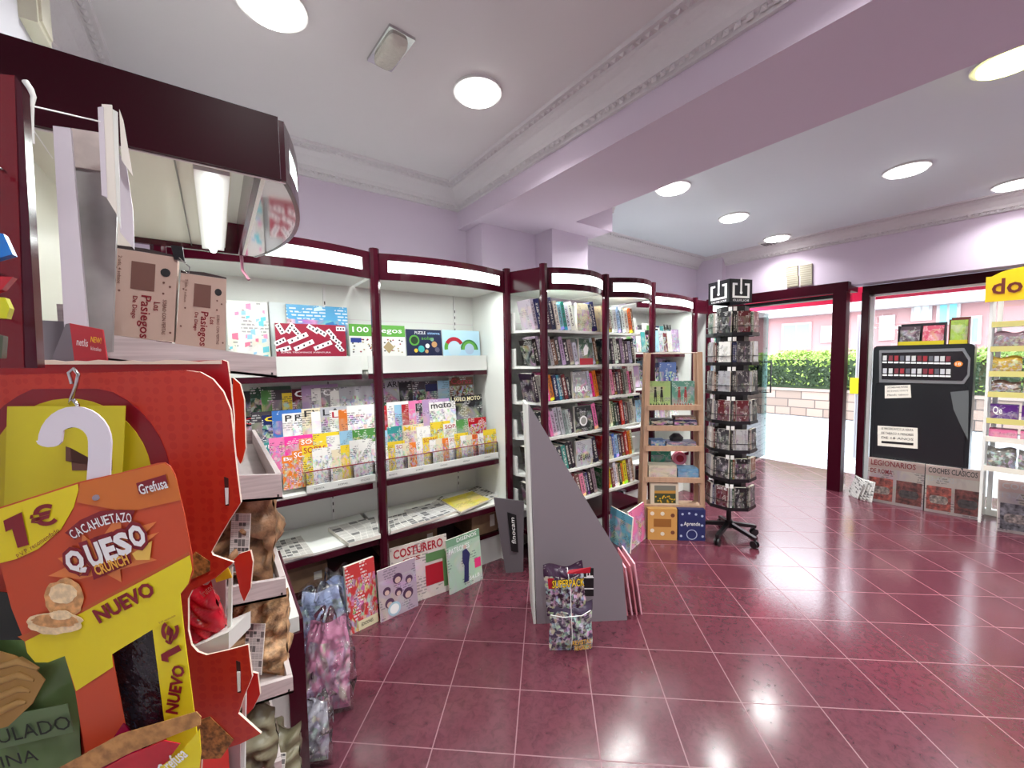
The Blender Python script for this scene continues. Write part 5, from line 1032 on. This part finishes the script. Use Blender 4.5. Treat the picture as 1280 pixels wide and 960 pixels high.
# bread bags lying in the trays
BREAD = pm('brown_bread_bag', (150, 112, 80), .5, var=.5, bump=.8, bscale=26); OLIVE = pm('grey_olive_bag', (112, 106, 84), .3, var=.35, bump=.5, bscale=10); BISC = pm('biscuit_bag', (178, 140, 102), .45, var=.55, bump=.8, bscale=40)
def lump(label, x, y, z, w, h, t, mat, seed, rz=-.9, tilt=.9, name='bread_bag', tagc=None, plast=True):
    e = empty(name, label, 'bread bag', (x, y, z), rz, 'bread and roll bags in the wooden trays')
    o = bag_mb(w, h, t, seed, mat, n=30, crumple=1.6, rough=.75, pinch=.15).build('contents', e); o.rotation_euler.x = -tilt
    if tagc: o = MB().box((w * .12, -t * .62, h * .2), (w * .42, -t * .6, h * .75), tagc, front=NEWS).build('paper_label', e); o.rotation_euler.x = -tilt; o.color = (.8, .78, .75, 1)
    return e
lump('brown paper bag of bread in the upper tray, white printed edge', trs[1][0] - .085, 1.27, trs[1][1] - .035, .165, .26, .13, BREAD, 3, -.7, .15, tagc=PAPER)
lump('second brown bread bag at the back of the upper tray', trs[1][0] - .12, 1.65, trs[1][1] - .02, .18, .2, .11, BREAD, 4, -1.0, .3)
lump('bag of torn bread pieces with a white label in the middle tray', trs[2][0] - .075, 1.26, trs[2][1] - .035, .165, .22, .13, BISC, 6, -.7, .2, tagc=PAPER)
lump('bag of small rolls behind the torn bread in the middle tray', trs[2][0] - .12, 1.62, trs[2][1] - .02, .18, .24, .12, BISC, 7, -1.0, .3)
lump('bag of brown nuts in the lowest visible tray', trs[3][0] - .08, 1.42, trs[3][1] - .02, .17, .17, .10, BREAD, 9, -.7, .5)
lump('grey green bag of dried figs in the lowest tray', trs[3][0] - .10, 1.18, trs[3][1] - .03, .19, .17, .12, OLIVE, 10, -.5, .3)
lump('second grey green bag of figs hanging over the tray edge', trs[3][0] - .03, 1.22, trs[3][1] - .14, .16, .16, .10, OLIVE, 12, -.6, .3, tagc=PAPER)
# brown snack boxes standing in the top tray
BROWNB = pm('kraft_pink_box', (188, 160, 146), .6); BROWND = pm('brown_print', (110, 72, 62), .5); BRT = pm('maroon_print', (130, 20, 36), .4)
def snackbox(label, quad, y, d, big):
    P = [ony(u, w, y) for u, w in quad]; e = empty('biscuit_box', label, 'biscuit box', tuple((P[2] + P[3]) / 2), group=None)
    wb(MB().prism(P[::-1], (0, d, 0), BROWNB), 'carton', e)
    def W_(s, t): return (P[0] * (1 - s) + P[1] * s) * (1 - t) + (P[3] * (1 - s) + P[2] * s) * t + np.array([0, -.0012, 0])
    m = MB()
    def TX(s, s0, t0, s1_, t1, mat): o = W_(s1_, t0); m.text(s, W_(s0, t0), W_(s0, t1) - W_(s0, t0), W_(s1_, t0) - W_(s0, t0), mat, .01)
    TX('Pasiegos', .42, .50, .62, 1.0 if big else .98, BRT); TX('Los', .66, .56, .76, .66, BRT); TX('De Diego', .32, .52, .41, .78, BRT); TX('SOBAO CON PEPITAS', .80, .52, .86, .93, BROWND); TX('2 uds, 4 sobaos', .10, .08, .16, .40, BROWND)
    m.add([W_(.30, .12), W_(.66, .12), W_(.66, .44), W_(.30, .44)][::-1], [(0, 1, 2, 3)], BROWND)
    m.add([W_(.82 + .08 * math.cos(q), .20 + .05 * math.sin(q)) for q in np.linspace(0, 6, 14)], [tuple(range(14))], INKK)
    for (s, t) in ((.08, .22), (.14, .48), (.08, .74), (.80, .32), (.90, .36), (.80, .45), (.94, .90)): m.add([W_(s + .02 * math.cos(q), t + .013 * math.sin(q)) for q in np.linspace(0, 5.5, 8)], [tuple(range(8))], BROWND)
    wb(m, 'print', e)
    m = MB(); a, b = P[0], P[1]; m.add([a + UP * .0, b, b + np.array([0, d, 0]), a + np.array([0, d, 0])], [(0, 1, 2, 3)], INKK); wb(MB().prism([a + UP * .001, b + UP * .001, b + UP * .004 + (a - b) * .0, (a + b) / 2 + UP * .009, a + UP * .006], (0, .004, 0), pm('dark_rim', (50, 34, 34), .5)), 'lid_rim', e)
snackbox('larger brown and pink sponge cake box standing in the top wooden tray', ((139, 309), (222, 322), (217, 427), (134, 418)), 1.20, .06, True)
snackbox('smaller brown and pink sponge cake box beside the larger one', ((226, 341), (283, 349), (282, 438), (219, 430)), 1.21, .06, False)
e = empty('binder_clip', 'black binder clip with steel wire clipped to the larger sponge cake box', 'clip', tuple(ony(222, 325, 1.2)))
a = ony(222, 322, 1.195); wb(MB().prism([ony(213, 306, 1.195), ony(228, 308, 1.195), ony(231, 326, 1.195), ony(218, 324, 1.195)][::-1], (0, .015, 0), BLKPL), 'clamp', e); wb(MB().tube([ony(224, 322, 1.19), ony(237, 334, 1.19), ony(236, 342, 1.19), ony(228, 338, 1.19)], .0012, CHROME, 5), 'wire', e)
# boards, leaflets and papers leaning behind
def ypoly(name, label, cat, pts, y, d, mat, parent=None, group=None):
    P = [ony(u, w, y) for u, w in pts]; mb = MB().prism(P[::-1], (0, d, 0), mat)
    if parent: return wb(mb, name, parent)
    c = sum(P) / len(P); mb.v = [tuple(np.array(v) - c) for v in mb.v]; return mb.build(name, loc=tuple(c), label=label, cat=cat, group=group)
GB = pm('grey_wood_board', (150, 146, 144), .5, var=.3, bscale=6); LB = pm('lilac_white_board', (206, 198, 206), .4)
ypoly('upright_board', 'tall pale board standing left of the hanging leaflets', 'board', ((66, 157), (88, 160), (112, 440), (82, 440)), 1.05, .012, LB)
e = empty('wood_board', 'grey board with a pale wooden end block behind the hanging leaflets', 'board', tuple(ony(118, 440, 1.08)))
ypoly('end_block', None, None, ((89, 160), (127, 166), (127, 214), (93, 208)), 1.075, .02, pm('pale_block', (196, 182, 176), .6, var=.15, bscale=20), e)
ypoly('board', None, None, ((93, 208), (127, 212), (146, 262), (140, 440), (112, 440)), 1.08, .015, GB, e)
e = empty('leaflet_bundle', 'bundle of white leaflets hanging from the string at the canopy', 'leaflets', tuple(ony(140, 135, 1.0)))
for k, pts in enumerate((((122, 134), (129, 133), (134, 247), (127, 244)), ((127, 130), (140, 131), (146, 268), (133, 247)), ((140, 136), (147, 140), (151, 285), (144, 262)), ((149, 136), (154, 150), (166, 220), (152, 200)))):
    ypoly('leaflet', None, None, pts, .985 + .004 * k, .003, (LB, PAPER, WHITE, PAPER)[k], e)
ypoly('plastic_sleeve', 'white paper sleeve hanging behind the leaflets above the sponge cake box', 'sleeve', ((148, 190), (158, 206), (166, 262), (168, 312), (150, 290)), 1.02, .004, LB)
ypoly('folded_card', 'pale folded card peeking over the larger sponge cake box', 'card', ((150, 265), (166, 300), (164, 325), (138, 320)), 1.24, .004, PAPER)
e = empty('hanging_string', 'white string tied with a white plastic hook in front of the canopy', 'string', tuple(ony(38, 130, .8)))
wb(MB().tube([ony(-30, 113, .7), ony(-5, 119, .75), ony(38, 132, .86), ony(125, 152, .98)], .0012, INKW, 5), 'string', e)
wb(MB().tube([ony(31, 101, .86), ony(38, 111, .86), ony(42, 121, .86), ony(40, 131, .86), ony(40, 150, .86), ony(42, 180, .86)], [.0035, .0035, .003, .0025, .002, .0012], WHITE, 8), 'hook', e)
wb(MB().tube([ony(40, 160, .86), ony(66, 198, 1.04)], .0008, INKW, 4), 'thread', e)
ypoly('plastic_bin', 'grey plastic bin behind the red shelf card, under the cream panel', 'bin', ((46, 400), (84, 402), (84, 470), (50, 470)), 1.12, .06, pm('grey_bin', (120, 116, 122), .4))
# maroon post with hanging packets at the extreme left
e = empty('hook_post', 'glossy maroon post with wire hooks at the left edge of the photo', 'post', tuple(ony(10, 300, .66)))
P = [ony(u, w, .70) for u, w in ((-40, 90), (18, 94), (30, 460), (-40, 460))]; wb(MB().prism(P[::-1], (0, .03, 0), pm('post_red', (96, 10, 22), .2)), 'post_face', e)
P = [ony(u, w, .702) for u, w in ((18, 94), (27, 106), (47, 460), (30, 460))]; wb(MB().prism(P[::-1], (0, .025, 0), MAROON), 'post_edge', e)
for w in (215, 345, 398): 
    a = ony(6, w, .69); wb(MB().tube([a, a + np.array([.0, -.05, -.004]), a + np.array([.0, -.06, .01])], .002, CHROME, 6), 'hook', e)
for k, (c, pts) in enumerate((((30, 110, 190), ((-30, 290), (4, 292), (16, 318), (-30, 330))), ((170, 30, 44), ((-30, 345), (16, 346), (2, 362), (-30, 372))), ((190, 190, 30), ((-30, 370), (6, 372), (12, 385), (8, 398), (-30, 396))), ((70, 74, 60), ((-30, 410), (4, 420), (2, 448), (-30, 448))))):
    P = [ony(u, w, .62) for u, w in pts]; c_ = sum(P) / 4; m = MB().prism(P[::-1], (0, .012, 0), pm('packet_%d' % c[0], c, .25)); m.v = [tuple(np.array(v) - c_) for v in m.v]
    m.build('hanging_packet', loc=tuple(c_), label='%s packet edge hanging on the maroon post' % ('blue', 'red', 'yellow', 'dull green')[k], cat='packet', group='packets on the maroon post')
# small red shelf card
e = empty('shelf_card', 'small red folded shelf card standing in front of the top wooden tray', 'card', tuple(pn(105, 450, .66)))
P = [pn(u, w, .66) for u, w in ((87, 404), (128, 412), (134, 452), (93, 452))]; wb(MB().prism(P[::-1], FH * .002, pm('card_red', (190, 50, 60), .4)), 'front', e)
P = [pn(87, 404, .66), pn(93, 452, .66), pn(64, 450, .69), pn(82, 405, .665)]; wb(MB().prism(P, FH * .002, GREYB), 'side', e)
def ptext(mb, s, cx, cy, wpx, hpx, ang, D, mat, off=0.0, shear=0.0):
    """lettering centred at a point of the vertical plane D metres ahead"""
    c = pn(cx, cy, D); k = D / F; a = math.radians(ang); ex = RH * math.cos(a) + UP * math.sin(a); ey = -RH * math.sin(a) + UP * math.cos(a); ey = ey + ex * shear
    mb.text(s, c - ex * wpx * k / 2 - ey * hpx * k / 2, ex * wpx * k, ey * hpx * k, mat, off); return mb
m = MB(); ptext(m, 'netlis', 103, 428, 14, 9, -10, .657, INKW, .01); ptext(m, 'NEW!', 120, 425, 13, 7, -10, .657, INKY, .01); ptext(m, 'kiosko', 120, 436, 13, 5, -10, .657, INKW); wb(m, 'lettering', e)

# ------------------------------------------------------------------ red snack display in front
def pp_(pts, D): return [pn(u, w, D) for u, w in pts]
def plate(pts, D, th, mat, root, name, side=None, uv=False): return wb(MB().prism(pp_(pts, D)[::-1], FH * th, mat, side), name, root)
DP = .56
e = empty('snack_display', 'red cardboard snack display with yellow disc print at the near left', 'snack display', tuple(pn(150, 900, .6)[:2]) + (0,))
side = [(-50, 470), (232, 463), (250, 465), (266, 474), (279, 490), (288, 512), (291, 540), (296, 590), (301, 628), (288, 648), (276, 668), (264, 690), (266, 694), (292, 703), (270, 722), (240, 738), (235, 748), (235, 788), (239, 806), (247, 815), (258, 819), (284, 813), (310, 806), (315, 846), (306, 868), (298, 892), (326, 917), (300, 930), (262, 942), (252, 948), (250, 985), (258, 1010), (-60, 1010)]
CARD = pm('card_edge', (236, 214, 196), .6)
g = NT('red_print'); tc = g.n('TexCoord'); vo = g.n('TexVoronoi'); vo.inputs['Scale'].default_value = 75; vo.inputs['Randomness'].default_value = .25; g.l(tc.outputs['Object'], vo.inputs['Vector'])
sz = g.n('SeparateXYZ'); g.l(tc.outputs['Object'], sz.inputs[0])
g.l(g.mix(g.math('MULTIPLY', g.math('GREATER_THAN', vo.outputs['Distance'], .42), .35), lin((184, 40, 30)), lin((206, 70, 44))), g.b.inputs['Base Color']); g.b.inputs['Roughness'].default_value = .35
plate(side, DP, .003, g.m, e, 'side_panel', CARD)
plate([(-60, 452), (150, 453), (278, 450), (284, 452), (288, 480), (292, 520), (292, 600), (-60, 600)], DP + .02, .003, REDD, e, 'inner_panel', CARD)
r = random.Random(1); m = MB()
pts = [(-60 + k * 14, 451 + r.uniform(-1.2, 1.2)) for k in range(25)]; wb(MB().prism(pp_(pts + [(276, 455), (-60, 456)], DP + .018)[::-1], FH * .002, CARD), 'torn_edge', e)
plate([(291, 472), (300, 480), (305, 500), (307, 560), (303, 576), (300, 580), (292, 560)], DP + .05, .003, pm('orange_red_card', (222, 62, 34), .4), e, 'far_panel', CARD)
plate([(292, 700), (300, 692), (313, 688), (316, 702), (313, 735), (305, 752), (300, 740)], DP + .04, .003, REDC, e, 'far_panel', CARD)
plate([(313, 840), (322, 842), (325, 868), (316, 886), (306, 896), (300, 870)], DP + .06, .003, REDC, e, 'far_panel', CARD)
for (x, y0, y1) in ((282, 598, 632), (297, 828, 866)): plate([(x - 2, y0 - 2), (x + 3, y0), (x + 4, y1), (x, y1)], DP - .001, .001, pm('slot_dark', (60, 20, 20), .6), e, 'slot'); plate([(x - 1, y0 + 12), (x + 3, y0 + 12), (x + 3, y1 - 2), (x, y1 - 1)], DP - .002, .001, INKW, e, 'locking_tab')
disc_ = lambda cx, cy, r_: [(cx + r_ * math.cos(t), cy + r_ * math.sin(t)) for t in np.linspace(0, 2 * math.pi, 40)[:-1] ]
def clipy(P, y): return [(a, max(b, y)) for a, b in P]
plate(clipy(disc_(86, 606, 128), 486), DP - .001, .0008, MRN, e, 'dark_disc'); plate(disc_(86, 602, 104), DP - .002, .0008, YEL2, e, 'yellow_disc')
plate([(236, 905), (262, 896), (292, 925), (276, 948), (238, 950), (232, 930)], DP - .0015, .001, pm('granola_print', (158, 104, 52), .6, var=.6, bscale=140), e, 'nut_print'); plate([(230, 706), (244, 690), (262, 702), (262, 714), (240, 724), (228, 722)], DP - .0015, .001, MC['granola_print'], e, 'nut_print')
# white inner trays inside the display
for (x0, z0, z1) in ((286, 712, 808), (303, 868, 1000)): plate([(x0, z0), (x0 + 4, z0 - 3), (x0 + 2, z1), (x0 - 3, z1)], DP + .03, .003, WHITE, e, 'tray_lip')
plate([(235, 812), (286, 790), (286, 812), (240, 822)], DP + .012, .05, WHITE, e, 'tray_floor'); plate([(205, 700), (282, 700), (282, 815), (205, 815)], DP + .15, .003, pm('tray_shadow_card', (170, 150, 150), .6), e, 'tray_back')
plate([(230, 930), (300, 930), (300, 1010), (230, 1010)], DP + .15, .003, MC['tray_shadow_card'], e, 'tray_back')
lo = pn(150, 1000, DP)[2]; A1, A2 = pn(-60, 1000, DP + .02), pn(215, 1000, DP + .02); A1[2] = A2[2] = 0
wb(MB().prism([A1, A2, A2 + FH * .12, A1 + FH * .12], UP * (lo + .02), REDC), 'base', e)
def pbag(name, label, quadc, w, h, t, D, mat, seed, roll=0, color=(180, 30, 40), kids=(), crumple=1.2):
    c = pn(quadc[0], quadc[1], D); rz = math.atan2(RH[1], RH[0]); e = empty(name, label, 'snack bag', tuple(c), rz)
    o = bag_mb(w, h, t, seed, mat, n=26, crumple=crumple).build('bag_body', e); o.color = lin(color) + (1,); o.rotation_euler.y = roll; return e
FOILR = pm('red_foil', (190, 24, 44), .2, var=.2, bscale=14, bump=.3)
b1 = pbag('snack_bag', 'glossy red snack bag lying in the cut-out of the red display', (262, 806), .066, .105, .045, DP + .04, FOILR, 5, -.25)
wb(MB().prism(pp_([(266, 708), (280, 698), (290, 722), (270, 728)], DP + .008)[::-1], FH * .001, INKY), 'yellow_corner', b1); m = MB(); ptext(m, 'frutos', 258, 738, 18, 9, 40, DP + .007, pm('pale_pink_ink', (230, 150, 160), .4)); wb(m, 'lettering', b1)
GREENF = NT('green_foil'); g = GREENF; tc = g.n('TexCoord'); n1 = g.n('TexNoise'); n1.inputs['Scale'].default_value = 16; g.l(tc.outputs['Object'], n1.inputs['Vector'])
g.l(g.mix(n1.outputs['Fac'], lin((64, 100, 52)), lin((150, 182, 120))), g.b.inputs['Base Color']); g.b.inputs['Roughness'].default_value = .22
bp = g.n('Bump'); bp.inputs['Strength'].default_value = .5; bp.inputs['Distance'].default_value = .01; g.l(n1.outputs['Fac'], bp.inputs['Height']); g.l(bp.outputs['Normal'], g.b.inputs['Normal'])
DG = .545
b2 = pbag('crisp_bag', 'dark green bag of wavy crisps behind the price tag', (5, 1010), .24, .31, .05, DG - .005, GREENF.m, 15, 0, crumple=.8)
DGf = DG - .036
wb(MB().prism(pp_([(-50, 805), (-10, 812), (20, 820), (45, 838), (56, 850), (40, 880), (10, 908), (-50, 925)], DGf)[::-1], FH * .001, pm('crisp_print', (190, 150, 84), .5)), 'crisp_picture', b2)
for k in range(4):
    wb(MB().tube(pp_([(-40, 838 + 20 * k), (0, 832 + 19 * k), (25, 826 + 17 * k), (48 - 5 * k, 836 + 14 * k)], DGf), [.004, .005, .005, .002], pm('crisp_ridge', (204, 166, 100), .5), 6), 'crisp_ridge', b2)
wb(MB().prism(pp_([(-50, 735), (20, 742), (30, 800), (-50, 800)], DGf)[::-1], FH * .001, pm('bag_black', (34, 40, 40), .25)), 'dark_band', b2)
wb(MB().prism(pp_([(-50, 905), (84, 880), (92, 915), (-50, 948)], DGf + .0005)[::-1], FH * .001, pm('pale_green_band', (116, 144, 100), .4)), 'pale_band', b2)
m = MB(); ptext(m, 'ULADO', 42, 912, 100, 19, 12, DGf - .002, pm('dark_green_ink', (26, 40, 26), .4)); ptext(m, 'INA', 24, 948, 50, 16, 12, DGf - .002, MC['dark_green_ink']); wb(m, 'lettering', b2)
DT = .475
FOILM = pm('magenta_foil', (150, 20, 66), .2, var=.25, bscale=18, bump=.3)
b3 = pbag('snack_bag', 'red and yellow snack bag with a gold top seal at the bottom of the photo', (150, 1060), .19, .12, .04, DT - .03, FOILM, 25, -.55)
wb(MB().prism(pp_([(70, 962), (150, 918), (245, 890), (251, 896), (250, 906), (165, 940), (110, 968)], DT - .045)[::-1], FH * .001, pm('gold_foil', (190, 140, 84), .25, .4, var=.3, bscale=80)), 'gold_seal', b3)
wb(MB().prism(pp_([(190, 965), (222, 945), (249, 912), (251, 940), (248, 968)], DT - .0455)[::-1], FH * .001, YEL), 'yellow_corner', b3)
wb(MB().prism(pp_([(112, 970), (160, 944), (205, 926), (225, 930), (196, 968)], DT - .0452)[::-1], FH * .001, FOILR), 'red_corner', b3)
m = MB(); ptext(m, 'Grefusa', 215, 952, 44, 16, 40, DT - .047, INKW, .02); wb(m, 'lettering', b3)
# yellow note, hook and price tag
e = empty('yellow_note', 'yellow paper note pinned on the red display behind the white hook', 'note', tuple(pn(80, 560, DP - .01)))
plate([(9, 508), (157, 507), (154, 572), (150, 620), (5, 632)], DP - .012, .0006, pm('note_yellow', (216, 204, 40), .5), e, 'paper')
plate([(82, 576), (140, 575), (140, 588), (90, 588), (88, 560), (82, 558)], DP - .0125, .0004, BROWND, e, 'cut_mark')
e = empty('wire_hook', 'steel wire hook holding the white plastic hook on the red display', 'hook', tuple(pn(92, 500, DP)))
wb(MB().tube(pp_([(90, 480, ), (86, 466), (92, 461), (98, 468), (95, 482), (89, 498), (88, 504)], DP - .02) + pp_([(92, 500), (97, 506), (98, 520), (94, 532), (86, 534), (80, 530)], DP - .045), .0022, CHROME, 10), 'wire', e)
e = empty('price_tag', 'large orange and yellow snack price tag hanging from a white plastic hook', 'price tag', tuple(pn(120, 760, DT)))
def arc(cx, cy, rx, ry, a0, a1, n=14): return [(cx + rx * math.cos(math.radians(a0 + (a1 - a0) * k / n)), cy - ry * math.sin(math.radians(a0 + (a1 - a0) * k / n))) for k in range(n + 1)]
hk = [(45, 552)] + arc(93, 553, 46, 45, 180, 0) + [(137, 600), (131, 640), (105, 640), (110, 575)] + arc(91, 552, 19, 18, 0, 130, 8) + [(77, 552)] + arc(61, 551, 16, 8, -10, -180, 6)
plate(hk, DT + .004, .0018, pm('white_plastic', (228, 222, 232), .3), e, 'plastic_hook')
tagp = [(-60, 652), (0, 634), (100, 602), (150, 591), (196, 579), (206, 578), (213, 583), (219, 594), (231, 645), (240, 694), (241, 716), (236, 730), (225, 743), (231, 800), (243, 893), (248, 930), (300, 1000), (118, 1010), (109, 960), (94, 864), (81, 820), (60, 828), (44, 828), (34, 816), (30, 800), (14, 760), (0, 705), (-60, 720)]
# window cut in the long leg of the tag: built as a ring of pieces
WN = [(190.6, 787), (208, 922), (163.5, 945), (139.6, 818)]
m = MB()
up = [p for p in tagp[:12]] + [(225, 743), (190.6, 787), (139.6, 818), (94, 864)] + tagp[20:]
wb(MB().prism(pp_(up, DT)[::-1], FH * .001, ORG), 'tag_face', e)
wb(MB().prism(pp_([(225, 743), (231, 800), (243, 893), (250, 945), (213, 960), (208, 922), (190.6, 787)], DT)[::-1], FH * .001, YEL), 'tag_leg', e)
wb(MB().prism(pp_([(139.6, 818), (163.5, 945), (168, 975), (175, 1010), (116, 1010), (109, 960), (94, 864)], DT)[::-1], FH * .001, ORG), 'tag_leg', e)
wb(MB().prism(pp_([(208, 922), (213, 960), (250, 945), (250, 1010), (160, 1010), (163.5, 945)], DT)[::-1], FH * .001, ORG), 'tag_leg', e)
wb(MB().prism(pp_([(134, 800), (200, 775), (216, 940), (160, 955)], DT + .012)[::-1], FH * .004, pm('black_film', (38, 34, 42), .12, bump=.8, bscale=30)), 'film_window', e)
dz = DT - .0008
plate([(-60, 654), (0, 636), (97, 605), (98, 612), (92, 634), (76, 662), (48, 686), (20, 699), (0, 704), (-60, 718)], dz, .0004, YEL, e, 'yellow_corner')
plate([(31, 801), (60, 788), (104, 764), (172, 729), (237, 694), (240, 712), (235, 730), (225, 743), (228, 768), (190.6, 787), (139.6, 818), (141, 834), (95, 864), (81, 820), (60, 828), (44, 828), (34, 816)], dz, .0004, YEL, e, 'yellow_band')
plate([(100, 604), (205, 579), (213, 584), (221, 600), (226, 625), (160, 640), (96, 628)], dz, .0002, ORG2, e, 'amber_glow_print')
plate([(22, 796), (34, 792), (104, 760), (236, 690), (237, 693), (104, 765), (31, 802)], dz - .0002, .0002, pm('deep_orange', (190, 90, 40), .4), e, 'band_line')
# sunburst print
plate([(72, 698), (100, 690), (103, 668), (120, 682), (150, 640), (152, 664), (196, 652), (176, 672), (199, 665), (168, 690), (196, 700), (150, 712), (152, 728), (130, 716), (100, 724), (60, 720), (84, 708)], dz - .0003, .0002, pm('burst_orange', (226, 130, 70), .45), e, 'burst_print')
m = MB(); d2 = dz - .0012
m.add(pp_([(4, 651), (27, 640), (36, 681), (22, 685), (15, 661), (7, 665)], d2)[::-1], [(0, 1, 2, 3, 4, 5)], MRN); ptext(m, '€', 53, 645, 30, 26, 14, d2, MRN, .03); ptext(m, 'P.V.P. recomendado', 47, 679, 66, 6, 32, d2, MRN)
m.add(pp_([(170, 604), (207, 593), (210, 605), (174, 618)], d2)[::-1], [(0, 1, 2, 3)], MRN); ptext(m, 'Grefusa', 191, 608, 37, 13, 14, d2 - .0006, INKW, .015)
m.add(pp_([(81, 666), (100, 650), (125, 639), (150, 637), (169, 638), (163, 652), (140, 653), (118, 658), (103, 666), (94, 675)], d2)[::-1], [tuple(range(10))], MRN)
for i, ch in enumerate('CACAHUETAZO'):
    t_ = i / 10; ptext(m, ch, 91 + 70 * t_, 668 - 21 * math.sin(t_ * 1.75) , 6.6, 12, 36 - 32 * t_, d2 - .0006, INKW, .012)
for i, (ch, x, y) in enumerate((('Q', 94, 703), ('U', 118, 694), ('E', 136, 687), ('S', 153, 680), ('O', 171, 670))):
    w_ = (21, 17, 14, 16, 18)[i]; ptext(m, ch, x, y, w_ + 2, 32 - i * .8, 17, d2 - .0006, MRN, .13); ptext(m, ch, x, y, w_, 29 - i * .8, 17, d2 - .0012, INKW, .05)
m.add(pp_([(113, 706), (162, 688), (165, 704), (117, 725)], d2 - .0009)[::-1], [(0, 1, 2, 3)], MRN); ptext(m, 'CRUNCH', 139, 706, 46, 13, 20, d2 - .0015, pm('amber_ink', (236, 176, 70), .4), .03)
ptext(m, 'NUEVO', 155, 753, 84, 18, 27, d2, MRN, .04); ptext(m, '€', 212, 792, 24, 21, 78, d2, MRN, .04); m.add(pp_([(202, 826), (201, 818), (223, 806), (227, 813), (210, 822), (211, 828)], d2)[::-1], [(0, 1, 2, 3, 4, 5)], MRN); ptext(m, 'NUEVO', 219, 862, 66, 15, 78, d2, MRN, .04); ptext(m, 'P.V.P. recomendado', 209, 774, 24, 2.5, 25, d2, MRN)
wb(m, 'lettering', e)
CRK = pm('cracker_tan', (214, 160, 104), .5, var=.25, bscale=120); CRL = pm('cracker_cream', (240, 214, 170), .5, var=.15, bscale=150)
r = random.Random(8)
def blob(cx, cy, rx, ry, n=26, j=.1): return [(cx + rx * (1 + r.uniform(-j, j)) * math.cos(t), cy + ry * (1 + r.uniform(-j, j)) * math.sin(t)) for t in np.linspace(0, 2 * math.pi, n)[:-1]]
plate(blob(80, 748, 26, 24), d2, .0004, CRK, e, 'cracker_print'); plate(blob(78, 742, 17, 13), d2 - .0004, .0003, CRL, e, 'cracker_print')
plate(blob(68, 779, 36, 14), d2 - .0008, .0004, CRL, e, 'cracker_print'); plate(blob(69, 776, 29, 8), d2 - .0012, .0003, CRK, e, 'cracker_print'); plate(blob(76, 769, 14, 6), d2 - .0016, .0003, CRL, e, 'cracker_print')
plate([(165, 692), (190, 676), (187, 700), (170, 700)], d2, .0003, pm('nacho_yellow', (232, 190, 90), .5), e, 'cracker_print')
wb(MB().tube([pn(120, 622, DT - .003), pn(120, 622, DT)], .0035, CHROME, 12), 'rivet', e)
